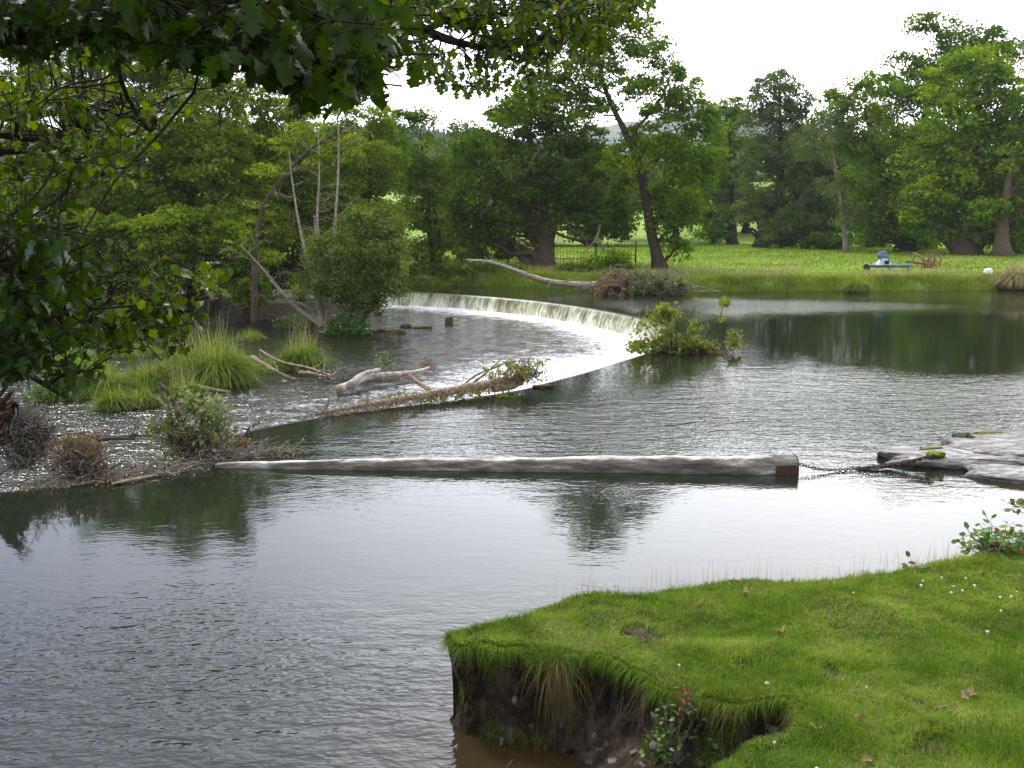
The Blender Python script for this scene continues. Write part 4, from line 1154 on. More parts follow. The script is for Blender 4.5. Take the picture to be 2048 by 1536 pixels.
SG = 'loose sticks caught on the weir'
W = lambda px, py, z=0.05: G(px, py, z)
stick('stick', 'pale short stick lying on the twig mat left of the leafy bough', [W(298, 905, .12), W(330, 916, .06)], .045, .035, 'whitewood', SG)
stick('stick', 'bleached forked stick standing beside the brown withered bough', [W(200, 925, .1), W(210, 915, .2), W(222, 898, .35)], .03, .02, 'whitewood', SG)
stick('stick', 'dark thin stick propped diagonally on the twig mat', [W(185, 890, .25), W(205, 915, .1), W(220, 945, .02)], .022, .012, 'darktwig', SG)
stick('stick', 'dark crossed stick pointing up right on the twig mat', [W(200, 950, .02), W(225, 935, .12), W(250, 920, .2)], .02, .012, 'darktwig', SG)
stick('stick', 'long pale stick lying flat at the front of the twig mat', [W(225, 968, .03), W(270, 958, .05), W(315, 950, .05)], .03, .02, 'driftwood', SG)
stick('stick', 'dark wet log lying level between root stump and leafy bough', [G(195, 880, -.3), G(230, 876, -.25), G(270, 878, -.3)], .05, .03, 'darktwig', SG, 6)
stick('stick', 'slim curved branch above the dark wet log', [G(110, 870, -.3), G(150, 866, -.1), G(215, 856, -.2)], .025, .012, 'driftwood', SG, 3)
stick('stick', 'knotty dark twig rising out of the water beside the boom tip', [W(470, 895, .0), W(485, 878, .1), W(495, 865, .3), W(500, 850, .42)], .03, .012, 'darktwig', SG, 5)
stick('stick', 'thin wiry twig standing behind the leafy bough', [G(520, 848, .0), G(508, 835, .2), G(496, 812, .3)], .012, .006, 'twig', SG, 6)

for px, py, sz_, n_, lb_ in [(325, 775, (.75, .5, .75), 900, 'yellowing leafy plant between the grass clumps behind the bent bare stems'), (150, 740, (1.2, .6, .8), 1300, 'leafy plant at the back of the left islets'), (470, 735, (.8, .5, .5), 600, 'low leafy plant right of the largest domed clump'), (100, 800, (.8, .5, .6), 700, 'leafy plant beside the front islet under the lowest boughs')]:
    c = G(px, py, LOW); herb('waterside_plant', lb_, (c[0], c[1], LOW), sz_, n_, mat='mixleaf' if n_ in (900, 600) else 'plant', lsize=.10)

# uprooted leafy bough with bent stems
c = G(375, 925, 0.0)
ub = thing('leafy_bough', 'broken leafy bough with two bent bare stems stranded on the weir', 'branch', (c[0], c[1], 0))
mt = MB()
s1 = np.array([Q(372, 885, 18.2), Q(362, 850, 18.3), Q(348, 805, 18.5), Q(333, 778, 18.5), Q(314, 765, 18.5)]); s2 = np.array([Q(352, 875, 18.2), Q(342, 840, 18.3), Q(336, 808, 18.4), Q(320, 785, 18.4), Q(316, 768, 18.5)])
s3 = np.array([Q(316, 766, 18.5), Q(324, 758, 18.5), Q(320, 742, 18.5)])
for s, a, b in ((s1, .055, .035), (s2, .05, .02), (s3, .02, .008)):
    P = resample(chaikin(s, 2), .08); mt.tube(P, np.linspace(a, b, len(P)), 8, .5, rough=.25)
stalk = [(c + [0, .1, .1], c + [-.5, .5, .9]), (c, c + [.5, .4, .7]), (c, c + [.2, .3, 1.0]), (c, c + [-.6, .2, .5]), (c, c + [.75, .7, .35]), (c, c + [.1, 0, .5])]
for a, b in stalk: mt.tube(curve_pts(np.array(a), np.array(b), 7, wig=.05), np.linspace(.03, .008, 7), 5, .7)
tangle(mt, c + [0.1, .3, .35], (.75, .45, .5), 190, .009, .5, .8)
mt.build('stems', M['bark_brown'], ub, smooth=True)
mf = MB()
for (px, py, rx, rz, n_) in [(375, 800, 26, 20, 420), (400, 825, 40, 26, 800), (345, 870, 44, 28, 900), (400, 860, 44, 26, 700), (365, 900, 30, 26, 700), (430, 845, 22, 26, 260), (320, 850, 22, 20, 200), (450, 855, 14, 12, 90), (290, 865, 16, 16, 80), (375, 925, 26, 20, 500), (330, 900, 20, 20, 260)]:
    leaf_cloud(mf, Q(px, py, 18.1 + rng.uniform(0, .4)), (rx * .0115, .28, rz * .0105), int(n_ * .38), .10, .2)
mf.build('leaves', M['grey_leaf'], ub)
mf = MB(); leaf_cloud(mf, Q(380, 880, 18.3), (.55, .3, .3), 500, .07, .2); leaf_cloud(mf, Q(440, 880, 18.5), (.3, .25, .15), 350, .06, .2)
mf.build('withered_leaves', M['brownleaf'], ub)
c = G(490, 900, 0.0)
b2 = thing('withered_branch', 'small tuft of brown withered leaves at the tip of the boom', 'branch', (c[0], c[1], 0))
mf = MB(); leaf_cloud(mf, c + [0, 0, .08], (.2, .15, .12), 420, .05, .2); mf.build('withered_leaves', M['brownleaf'], b2)
mf = MB(); tangle(mf, c + [0, 0, .08], (.3, .2, .1), 40, .008, .4, .5); mf.build('twigs', M['twig'], b2)

# pale trunk lying in the rapids
c0 = G(680, 775, LOW + .12)
ft = thing('fallen_log', 'bare pale trunk with a sawn brown end lying in the rapids', 'log', (c0[0], c0[1], LOW))
pts_ = [G(676, 779, LOW + .16), G(700, 770, LOW + .25), G(740, 752, LOW + .35), G(800, 748, LOW + .30), G(840, 742, LOW + .28), G(858, 735, LOW + .3)]
P = resample(chaikin(np.array(pts_), 2), .12)
mt = MB(); mt.tube(P, np.linspace(.135, .045, len(P)) * (1 + .3 * (fbm(np.arange(len(P)) * .4, 0 * P[:, 0], 6) - .5)), 12, .7, rough=.15)
P2_ = resample(chaikin(np.array([G(700, 770, LOW + .3), G(725, 748, LOW + .45), G(760, 740, LOW + .45)]), 2), .12)
mt.tube(P2_, np.linspace(.12, .07, len(P2_)), 10, .6, rough=.2)
mt.build('trunk', M['whitewood'], ft, smooth=True)
d0 = unit(P[0] - P[2])
mt = MB(); mt.tube(np.array([P[0] + d0 * .0, P[0] + d0 * .035]), [.13, .12], 14, .6); mt.build('sawn_end', M['cutwood'], ft)
mt = MB(); tangle(mt, G(720, 745, LOW + .25), (1.1, .5, .16), 260, .010, .6, .4); tangle(mt, G(770, 742, LOW + .25), (.7, .4, .16), 120, .010, .6, .4); tangle(mt, G(858, 728, LOW + .3), (.25, .2, .2), 60, .008, .4, .9)
mt.build('twigs', M['twig'], ft)
mt = MB(); leaf_cloud(mt, G(852, 730, LOW + .3), (.3, .25, .2), 220, .06); leaf_cloud(mt, G(735, 755, LOW + .3), (.9, .3, .12), 260, .06); leaf_cloud(mt, G(800, 748, LOW + .25), (.6, .3, .1), 160, .06)
mt.build('withered_leaves', M['brownleaf'], ft)
# sprig standing up behind
c = G(770, 735, LOW + .1); herb('waterside_plant', 'sprig of green leaves growing up behind the bare pale trunk', c, (.45, .3, .62), 260, lsize=.08)

# dark drift limb left of it
stick('drift_branch', 'dark bent drift branch sticking out of the grass left of the pale trunk', [G(505, 715, LOW + .5), G(530, 730, LOW + .45), G(560, 748, LOW + .25), G(590, 760, LOW + .05)], .10, .05, 'driftwood', None, 4, tint=.25)
stick('drift_branch', 'long thin grey drift branch running to the pale trunk', [G(520, 700, LOW + .75), G(560, 725, LOW + .4), G(620, 735, LOW + .25), G(665, 752, LOW + .15)], .04, .025, 'driftwood', None, 6, tint=.8)
stick('drift_branch', 'brown drift branch lying flat in front of the seeding grass clump', [G(600, 745, LOW + .2), G(635, 748, LOW + .2), G(670, 760, LOW + .1)], .07, .04, 'driftwood', None, 5, tint=.4)
stick('drift_log', 'grey smooth log half under water beside the largest grass clump', [G(370, 768, LOW + .15), G(400, 775, LOW + .18), G(430, 780, LOW + .08), G(460, 784, LOW + .0)], .14, .03, 'driftwood', None, 0, cat='log', tint=.45)

# log stranded along the crest
fl = thing('stranded_log', 'long stripped log stranded on the weir crest with brown leaf litter', 'log', G(830, 805, 0))
P = resample(chaikin(np.array([G(632, 828, .05), G(680, 818, .10), G(760, 805, .12), G(850, 790, .17), G(930, 777, .22), G(1000, 765, .25), G(1045, 757, .25)]), 2), .15)
mt = MB(); mt.tube(P, np.interp(np.linspace(0, 1, len(P)), [0, .3, .7, 1], [.035, .065, .12, .10]), 12, .75, rough=.25)
P2_ = resample(chaikin(np.array([G(985, 778, .12), G(1020, 775, .12), G(1045, 765, .2)]), 2), .12); mt.tube(P2_, np.linspace(.10, .06, len(P2_)), 8, .8, rough=.2)
P2_ = resample(np.array([Q(868, 785, 24.3), Q(840, 768, 24.3), Q(816, 750, 24.3)]), .1); mt.tube(P2_, np.linspace(.06, .05, len(P2_)), 8, 1.0)
mt.build('trunk', M['driftwood'], fl, smooth=True)
mt = MB()
for arc in ([(910, 800), (930, 765), (960, 745), (985, 738), (1010, 725), (1050, 722), (1070, 735), (1075, 760)], [(940, 770), (965, 752), (985, 735), (1000, 720)], [(1068, 750), (1075, 735), (1080, 722)], [(860, 792), (872, 800), (880, 808)], [(650, 820), (660, 800), (655, 785)]):
    PP = resample(chaikin(np.array([Q(a, b, 25.2) for a, b in arc]), 2), .1); mt.tube(PP, np.linspace(.035, .012, len(PP)), 6, .4)
for t in np.linspace(0.05, 1, 14):
    p = P[int(t * (len(P) - 1))]; tangle(mt, p + [0, -.15, -.02], (.5, .25, .1), 26, .009, .45, .6)
tangle(mt, Q(1050, 745, 25.6), (.45, .3, .3), 120, .010, .5, .8)
mt.build('twigs', M['twig'], fl)
mf = MB()
for t in np.linspace(0.1, .95, 13):
    p = P[int(t * (len(P) - 1))]; leaf_cloud(mf, p + [rng.uniform(-.2, .2), -.28, -.02], (.4, .2, .12), 130, .06)
leaf_cloud(mf, Q(1045, 742, 25.6), (.50, .3, .28), 600, .07); leaf_cloud(mf, Q(1000, 752, 25.3), (.35, .25, .15), 250, .07)
mf.build('withered_leaves', M['brownleaf'], fl)
mf = MB()
for (a, b) in [(830, 800), (890, 792), (1008, 790), (965, 785), (800, 800), (1020, 735), (860, 795), (930, 785), (745, 812), (1045, 745), (1070, 735), (990, 740)]:
    leaf_cloud(mf, Q(a, b, 24.6), (.32, .2, .16), 150, .075)
mf.build('leaves', M['mixleaf'], fl)
c = G(1085, 775, 0.0); rock('stone', 'dark wet block of the weir crest at the end of the stranded log', (c[0], c[1], .02), (.22, .14, .06), 'mossrock', seed=22, rough=.45)

# leafy branch stranded at the bend of the weir
c = G(1345, 706, 0)
lb = thing('stranded_branch', 'upright leafy branch stranded at the bend of the weir', 'branch', c)
mt = MB()
for a in ([(1345, 700), (1338, 660), (1335, 620), (1330, 600)], [(1340, 700), (1310, 680), (1290, 650)], [(1350, 700), (1375, 665), (1380, 640), (1390, 612)], [(1395, 700), (1418, 665), (1440, 640), (1448, 600)], [(1330, 705), (1290, 700), (1262, 690)], [(1395, 690), (1375, 670), (1368, 655)], [(1350, 702), (1400, 698), (1460, 700)], [(1415, 690), (1430, 672), (1425, 660)]):
    PP = resample(chaikin(np.array([Q(u, v, c[1] + rng.uniform(-.2, .4)) for u, v in a]), 2), .12); mt.tube(PP, np.linspace(.035, .010, len(PP)), 6, .4)
tangle(mt, c + [.7, .1, .1], (1.1, .4, .14), 260, .010, .6, .4)
mt.build('stems', M['darktwig'], lb)
mf = MB()
for (px, py, rx, rz, n_) in [(1325, 625, 26, 14, 150), (1345, 650, 34, 22, 330), (1300, 660, 26, 20, 170), (1375, 640, 22, 16, 130), (1285, 690, 26, 14, 200), (1350, 685, 34, 18, 350), (1395, 650, 16, 12, 80), (1400, 690, 26, 12, 120), (1448, 605, 8, 8, 26), (1470, 680, 14, 14, 110), (1440, 640, 8, 8, 12)]:
    leaf_cloud(mf, Q(px, py, c[1] + rng.uniform(-.3, .3)), (rx * .017, .4, rz * .017), n_ * 2, .14, .2)
mf.build('leaves', M['mixleaf'], lb)
mf = MB(); leaf_cloud(mf, c + [.9, .1, .1], (1.2, .4, .15), 500, .08); mf.build('withered_leaves', M['brownleaf'], lb)

# fallen bleached limb beyond the weir
c = G(1120, 568, .1)
fb_ = thing('fallen_limb', 'long bleached fallen limb rising to the left out of the far pool', 'log', (c[0], c[1], .05))
P = resample(chaikin(np.array([Q(a, b, 60.5) for a, b in [(1195, 570), (1130, 568), (1090, 562), (1050, 548), (1010, 533), (975, 522), (950, 521), (932, 520)]]), 2), .2)
mt = MB(); mt.tube(P, np.linspace(.22, .07, len(P)), 9, .9, rough=.2)
for (a, b) in [((975, 522), (968, 512)), ((1075, 556), (1100, 560)), ((1120, 566), (1140, 556)), ((1100, 563), (1095, 575)), ((950, 521), (940, 526)), ((1050, 548), (1058, 540))]:
    mt.tube(curve_pts(Q(*a, 60.5), Q(*b, 60.3), 4, wig=.05), [.06, .05, .035, .02], 5, .9)
mt.build('trunk', M['deadwood'], fb_, smooth=True)
# brushwood heap
c = G(1285, 588, 0)
bh = thing('brushwood_heap', 'heap of brown and grey-green withered brushwood at the far water edge', 'brushwood', (c[0], c[1], 0))
mt = MB(); tangle(mt, c + [0, 0, .6], (3.0, 1.0, .7), 420, .022, 1.6, .5)
for a in ([(1360, 580), (1400, 572), (1420, 580)], [(1350, 584), (1400, 583), (1440, 582)]):
    PP = resample(chaikin(np.array([Q(u, v, c[1] - .3) for u, v in a]), 2), .2); mt.tube(PP, np.linspace(.08, .03, len(PP)), 6, .9)
mt.build('twigs', M['twig'], bh)
mf = MB()
for (px, py, rx, rz) in [(1240, 560, 26, 16), (1215, 578, 24, 8), (1265, 572, 30, 14)]: leaf_cloud(mf, Q(px, py, c[1]), (rx * .03, .9, rz * .03), 1500, .16, .4)
mf.build('withered_leaves', M['brownleaf'], bh)
mf = MB()
for (px, py, rx, rz) in [(1290, 560, 34, 14), (1330, 568, 36, 13), (1300, 576, 40, 9), (1350, 575, 24, 8)]: leaf_cloud(mf, Q(px, py, c[1] - .2), (rx * .03, .9, rz * .03), 1500, .16, .4)
mf.build('leaves', M['grey_leaf'], bh)

# ------------------------------------------------------------------ timber boom and chain
bl = G(432, 931, .03); br = G(1598, 952, .0)
bm = thing('timber_boom', 'long tapering timber boom floating across the river with a rusty end plate', 'boom', (br[0] - 1, br[1] + .25, 0))
n = 160; t = np.linspace(0, 1, n)
A = np.array([bl[0], bl[1] + .02, 0.0]); B_ = np.array([br[0], br[1] + .28, 0.0])
ax = A[None] * (1 - t)[:, None] + B_[None] * t[:, None]
hw = np.interp(t, [0, .1, .5, 1], [.07, .11, .17, .22]); top = np.interp(t, [0, .06, .3, 1], [.07, .10, .18, .30])
k = 28; ang = np.arange(k) / k * 2 * np.pi
ca, sa = np.cos(ang), np.sin(ang)
sx = np.sign(ca) * np.abs(ca) ** .6; sz = np.sign(sa) * np.abs(sa) ** .62
V = []; TP = []
for i in range(n):
    nz_ = 1 + .10 * (fbm(np.full(k, t[i] * 26), ang * 1.3, 3) - .5) * 2
    yy = ax[i, 1] + hw[i] * sx * nz_; zz = np.where(sz > 0, sz * top[i], sz * top[i] * .8) * nz_
    zz = zz + .03 * (fbm(np.full(k, t[i] * 45), ang * 2.5, 9) - .5) * hw[i] / .2 - .02 * sstep(.62, .75, fbm(np.full(k, t[i] * 30), ang * 1.5, 19)) 
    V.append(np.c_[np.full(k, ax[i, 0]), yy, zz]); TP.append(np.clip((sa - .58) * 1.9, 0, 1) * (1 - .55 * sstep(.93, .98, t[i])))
V = np.vstack(V); TP = np.concatenate(TP)
i = np.arange(n - 1)[:, None] * k; j = np.arange(k)[None]; j2 = (j + 1) % k
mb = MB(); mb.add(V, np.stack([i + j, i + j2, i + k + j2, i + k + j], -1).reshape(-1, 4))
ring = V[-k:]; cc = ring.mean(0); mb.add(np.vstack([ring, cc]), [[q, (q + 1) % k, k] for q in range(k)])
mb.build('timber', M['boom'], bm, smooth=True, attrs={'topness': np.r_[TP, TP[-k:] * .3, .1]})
# rusty iron plate wrapped round the end: open shell 6 mm proud of the timber
i0 = int(n * .958); V2 = []
for i in (i0, n - 1):
    R_ = V[i * k:(i + 1) * k].copy(); cc = R_.mean(0); R_[:, 1:] = cc[1:] + (R_[:, 1:] - cc[1:]) * 1.045; R_[:, 0] += .012 if i == n - 1 else 0
    V2.append(R_)
sel = [q for q in range(k) if (sa[q] < .62 and ca[q] < .25)]
sel = sorted(sel); mb = MB(); VV = np.vstack(V2)
mb.add(VV, [[q, (q + 1) % k, k + (q + 1) % k, k + q] for q in range(k) if q in sel and (q + 1) % k in sel])
mb.add(np.vstack([V2[1], V2[1].mean(0)]), [[q, (q + 1) % k, k] for q in range(k)])
mb.build('iron_plate', M['rust'], bm)
mb = MB(); pe = V2[1].mean(0) + [0, 0, .12]
mb.tube(np.array([pe + [0, 0, 0], pe + [.04, 0, .03], pe + [.09, 0, .0], pe + [.05, 0, -.03], pe]), .014, 6); mb.build('shackle', M['rust'], bm)


def chain(mb, P, ll=.072, r=.0085):
    P = resample(P, ll * .72)
    for i in range(len(P) - 1):
        c = (P[i] + P[i + 1]) / 2; d = unit(P[i + 1] - P[i])
        up = np.array([0, 0, 1.0]); a = unit(np.cross(d, up)); b = np.cross(a, d)
        s = a if i % 2 else b; s = unit(s + .4 * (b if i % 2 else a) * rng.uniform(-1, 1))
        th = np.linspace(0, 2 * np.pi, 11)
        mb.tube(c + np.outer(np.cos(th), d) * ll * .52 + np.outer(np.sin(th), s) * ll * .33, r, 5, rng.random(), cap=False)


cc = thing('chain', 'rusty mooring chain from the boom end up onto the pale rock slab', 'chain', G(1740, 938, 0))
mb = MB()
e0 = pe + [.08, 0, 0]
chain(mb, chaikin(np.array([e0, G(1635, 939, .07), G(1670, 940, .03), G(1700, 938, .03), G(1730, 936, .04), G(1760, 932, .06), G(1800, 926, .12), G(1840, 918, .2), G(1868, 910, .27)]), 2))
for q in range(4):
    o_ = rng.uniform(-.05, .05, 3) * [1, 2, .5]
    chain(mb, chaikin(np.array([G(1715, 937, .03), G(1745, 934 + 3 * q % 7, .05), G(1775, 933 - 3 * q % 5, .07), G(1800, 928, .11), G(1835, 919, .19), G(1862, 912, .25)]) + o_, 1))
mb.build('links', M['chainmetal'], cc)
c = G(1872, 908, .24)
rock('moss_cushion', 'bright moss cushion where the chain ends on the rock slab', (c[0], c[1], .22), (.14, .10, .07), 'moss', seed=41, cat='moss', rough=.5)

# ------------------------------------------------------------------ railings, machines, car, sack
fr = thing('iron_railing', 'black iron railing with thin upright bars behind the massive oak', 'fence', (Q(1170, 530, 77)[0], 77, .9))
x0, x1 = Q(930, 530, 77)[0], Q(1268, 530, 77)[0]
mb = MB(); mr = MB()
xs_ = np.arange(x0, x1, .26)
for x in xs_:
    z = float(far_z(x, 77)); mb.box((x, 77, z + .72), (.022, .02, 1.44)); mb.add(np.array([[x - .03, 76.98, z + 1.44], [x + .03, 76.98, z + 1.44], [x + .03, 77.02, z + 1.44], [x - .03, 77.02, z + 1.44], [x, 77, z + 1.56]]), [[0, 1, 4], [1, 2, 4], [2, 3, 4], [3, 0, 4]])
mb.build('bars', M['iron'], fr); tag(fr.children[0], 'row of thin pointed upright bars')
for hz_ in (.25, 1.2):
    mr = MB(); mr.box(((x0 + x1) / 2, 76.96, .95 + hz_), (x1 - x0, .04, .05)); mr.build('rail', M['iron'], fr)
for x in (x1 + .1, x0 + 3.3, x0 + 6.8, x0 + 10):
    mp = MB(); z = float(far_z(x, 77)); mp.box((x, 76.9, z + .8), (.1, .1, 1.6)); mp.box((x, 76.9, z + 1.62), (.14, .14, .05)); mp.build('post', M['iron'], fr)

# blue mower / rake machine
c = G(1765, 540, .85); D = c[1]; s = D / F
gzz = float(far_z(c[0], D))
bmac = thing('blue_farm_implement', 'blue farm implement with a long low bar and a pale cowl on the far grass', 'farm machine', (c[0], D, gzz))
X_ = lambda px: (px - 1024) * s
mb = MB(); mb.box((X_(1775), D, gzz + .38), (84 * s, .35, .14)); mb.box((X_(1775), D + .1, gzz + .27), (74 * s, .2, .06))
for px in (1735, 1775, 1812): mb.box((X_(px), D, gzz + .16), (.08, .3, .36))
mb.build('cutter_bar', M['bluepaint'], bmac)
mb = MB(); th = np.linspace(0, 2 * np.pi, 12)
mb.tube(np.array([[X_(1726), D - .25, gzz + .3], [X_(1732), D + .3, gzz + .3]]), .2, 12); mb.build('wheel', M['iron'], bmac)
mb = MB()
for (w_, z_, xo) in [(1, 0, 0)]:
    pr = [(1748, 0.42, .5), (1752, .62, .5), (1758, .82, .42), (1766, .86, .35), (1772, .66, .42), (1776, .44, .5)]
    Vv = []
    for px, z, h in pr: Vv += [[X_(px), D - h * .6, gzz + z], [X_(px), D + h * .6, gzz + z]]
    Vv = np.array(Vv); b0 = [[X_(1748), D - .3, gzz + .42]]
    Fc = [[2 * i, 2 * i + 2, 2 * i + 3, 2 * i + 1] for i in range(5)]
    mb.add(Vv, Fc); mb.add(Vv[::2], [[0, 1, 2, 3], [0, 3, 4, 5]]); mb.add(Vv[1::2], [[0, 1, 2, 3], [0, 3, 4, 5]])
mb.build('cowl', M['lightpaint'], bmac)
mb = MB(); mb.box((X_(1757), D, gzz + 1.05), (.45, .35, .28)); mb.box((X_(1762), D, gzz + 1.25), (.3, .3, .18)); mb.tube(np.array([[X_(1755), D, gzz + .8], [X_(1754), D, gzz + 1.3]]), .09, 8); mb.box((X_(1768), D, gzz + .95), (.35, .2, .12))
mb.build('gearbox', M['bluepaint'], bmac)
mb = MB(); mb.box((X_(1765), D - .38, gzz + .62), (.28, .06, .24)); mb.build('motor', M['iron'], bmac)

# red implement
c = G(1840, 532, .9); D = c[1]; s = D / F; gzz = float(far_z(c[0], D))
rm = thing('red_farm_implement', 'rusty red farm implement with raised drawbar standing beyond the blue one', 'farm machine', (c[0], D, gzz))
z_ = lambda py: H + ray(1840, py)[2] / ray(1840, py)[1] * D
def seg(mb, pts, r, dy=0): mb.tube(np.array([[X_(px), D + dy, z_(py)] for px, py in pts]), r, 6)
X_ = lambda px: (px - 1024) * s
mb = MB()
for dy in (-.5, .5): seg(mb, [(1813, 523), (1842, 527), (1860, 529)], .10, dy)
seg(mb, [(1842, 526), (1848, 521), (1856, 524)], .10); mb.box((X_(1848), D, z_(526)), (.5, 1.1, .2)); mb.box((X_(1832), D, z_(526)), (.15, 1.1, .12))
mb.build('frame', M['redpaint'], rm)
mb = MB(); seg(mb, [(1843, 521), (1832, 511), (1822, 506)], .07); mb.build('drawbar', M['cutwood'], rm)
mb = MB(); seg(mb, [(1822, 506), (1822, 514), (1821, 523)], .05); mb.build('stay', M['redpaint'], rm)
for q, dy in enumerate((-.5, .5)):
    mb = MB(); th = np.linspace(0, 2 * np.pi, 20)
    ctr = np.array([X_(1858), D + dy, gzz + .5])
    mb.tube(ctr + np.c_[np.cos(th) * .45, 0 * th, np.sin(th) * .5], .045, 6, cap=False)
    for a in th[::3]: mb.tube(np.array([ctr, ctr + [np.cos(a) * .44, 0, np.sin(a) * .49]]), .02, 4)
    mb.build('wheel', M['redpaint'], rm)
mb = MB()
for px in (1838, 1843, 1849, 1855): seg(mb, [(px, 528), (px + 1, 534), (px - 2, 538)], .03)
mb.build('tines', M['rust'], rm)

# sack on the bank
c = G(1975, 552, .7); gzz = float(far_z(c[0], c[1]))
sk = thing('white_sack', 'crumpled white sack with a pale pole lying on the far bank at right', 'sack', (c[0], c[1], gzz))
rock_mb(np.array([c[0], c[1], gzz + .2]), (.24, .2, .30), 51, 30, rough=.5).build('sack_body', M['sack'], sk, smooth=True)
mb = MB(); mb.tube(curve_pts(np.array([c[0] - .85, c[1], gzz + .12]), np.array([c[0] - .2, c[1], gzz + .08]), 5, wig=.02), .03, 6); mb.build('pole', M['whitewood'], sk)

# parked car far up the field
cx, cy = Q(1441, 400, 165)[0], 165.0; cz = float(far_z(cx, cy))
car = thing('parked_car', 'dark car parked far away under the hillside trees', 'car', (cx, cy, cz))
mb = MB(); mb.box((cx, cy, cz + .6), (4.0, 1.7, .55)); Vv = np.array([[-1.5, -.75, .87], [1.3, -.75, .87], [1.3, .75, .87], [-1.5, .75, .87], [-.9, -.6, 1.4], [.7, -.6, 1.4], [.7, .6, 1.4], [-.9, .6, 1.4]]) + [cx, cy, cz]
mb.add(Vv, [[0, 1, 5, 4], [1, 2, 6, 5], [2, 3, 7, 6], [3, 0, 4, 7], [4, 5, 6, 7]]); mb.build('body', M['iron'], car)
mb = MB(); mb.box((cx - .1, cy - .72, cz + 1.12), (1.7, .05, .3)); mb.build('windows', M['lightpaint'], car)
for dx in (-1.25, 1.25):
    mb = MB(); mb.tube(np.array([[cx + dx, cy - .9, cz + .33], [cx + dx, cy - .68, cz + .33]]), .33, 14); mb.build('wheel', M['iron'], car)
# thin power line across the far trees
pl = MB()
for dz in (0, .5, 1.0):
    pl.tube(curve_pts(Q(1400, 262, 95) + [0, 0, dz * .6], Q(1760, 270, 95) + [0, 0, dz * .6], 12, sag=.3), .006, 4)
tag(pl.build('power_line', M['twig'], origin=Q(1400, 262, 95)), 'three thin wires strung in front of the far trees', 'power line')

# ------------------------------------------------------------------ near bank
def topz(x, y):
    x = np.asarray(x, float); y = np.asarray(y, float)
    z = .80 + .03 * np.maximum(0, x + .5) + .030 * np.maximum(0, 9.3 - y) ** 1.6 + .15 * np.maximum(0, 4 - y)
    z = np.where(y > 9.3, z - .02 * (y - 9.3), z)
    return z + .16 * (fbm(x / 1.1 + 7, y / 1.1, 60, 3) - .5) + .05 * (fbm(x * 2.5, y * 2.5, 61, 3) - .5)


def bedz(X, Y):
    hollow = sstep(-.35, .25, X + .3 * fbm(X, Y, 3)) * sstep(9.2, 8.6, Y) * sstep(3, 4, Y)
    b = -.55 + hollow * (.60 + .30 * np.clip(X - .3, 0, 2) + .16 * (fbm(X * 2.5, Y * 2.5, 74) - .5) - .26 * sstep(.9, 0.1, X))
    b = b - 1.4 * sstep(-1.6, -2.6, X)
    return b + .12 * (fbm(X * 6, Y * 6, 75) - .5) * hollow


def GF(px, py):
    z = .2
    for _ in range(30):
        p = G(px, py, z); z = .6 * z + .4 * float(bedz(p[0], p[1]))
    return G(px, py, z)


def GT(px, py):
    z = 1.0
    for _ in range(30):
        p = G(px, py, z); z = .6 * z + .4 * float(topz(p[0], p[1]))
    return G(px, py, z)[:2]


edge_a = [GT(*p) for p in [(892, 1266), (960, 1250), (1055, 1236), (1075, 1214), (1180, 1192), (1285, 1196), (1335, 1182), (1500, 1160), (1640, 1166), (1800, 1146), (1930, 1118), (2048, 1082)]]
edge_b = [np.array(p, float) for p in [(7.2, 11.4), (9.5, 13.5), (11.5, 17), (16, 20), (40, 21), (40, -12), (-20, -12), (-20, 1.5), (-5, 2.6), (-1.5, 3.2), (0.3, 4.0)]]
edge_c = [GT(*p) for p in [(1445, 1530), (1495, 1506), (1550, 1482), (1592, 1462), (1604, 1434), (1570, 1408), (1480, 1394), (1400, 1388), (1335, 1374), (1300, 1338), (1200, 1316), (1130, 1302), (1000, 1298), (915, 1290)]]
def ragged(E, amp, seed):
    E = resample(np.array(E), .07); t_ = unit(np.gradient(E, axis=0)); n_ = np.c_[-t_[:, 1], t_[:, 0]]
    a = (fbm(np.arange(len(E)) * .07 * 2.6, np.zeros(len(E)), seed, 4) - .5) * 2 * amp; a[:2] = 0; a[-2:] = 0
    return list(E + n_ * a[:, None])


edge_a = ragged(edge_a, .10, 500); edge_c = ragged(edge_c, .17, 501)
bank = np.array(edge_a + edge_b + edge_c)
xs = np.r_[np.arange(-20, -1.6, .6), np.arange(-1.2, 6.6, .036), np.arange(6.6, 12, .15), np.arange(12, 40, 1.5)]
ys = np.r_[np.arange(-12, 2.5, .7), np.arange(2.5, 4, .12), np.arange(4, 11.2, .036), np.arange(11.2, 22, .25)]
X, Y = np.meshgrid(xs, ys)
bsd = poly_dist(X, Y, bank, True) * np.where(inside(X, Y, bank), 1, -1)
sdn = bsd + .10 * (fbm(X * 2.2, Y * 2.2, 70) - .5) + .05 * (fbm(X * 8, Y * 8, 71) - .5)
bed = bedz(X, Y)
fr_ = sstep(-.13, .05, sdn)
TZ = topz(X, Y)
scar = np.zeros_like(X)
for (px, py, r) in [(1272, 1262, .17), (1300, 1275, .12), (942, 1272, .10), (1660, 1340, .10), (1830, 1405, .10), (1860, 1490, .22), (1490, 1335, .08)]:
    p = GT(px, py); scar = np.maximum(scar, sstep(1, .4, np.hypot((X - p[0]) / r, (Y - p[1]) / (r * 1.3)) + 1.6 * (fbm(X * 9, Y * 9, 80) - .5)))
tus = np.zeros_like(X)
for (px, py, r, h) in [(1680, 1215, .28, .10), (1770, 1245, .3, .07), (1870, 1300, .3, .06), (1230, 1205, .3, .05), (1900, 1350, .3, .06)]:
    p = GT(px, py); tus += h * np.exp(-((X - p[0]) ** 2 + (Y - p[1]) ** 2) / r ** 2)
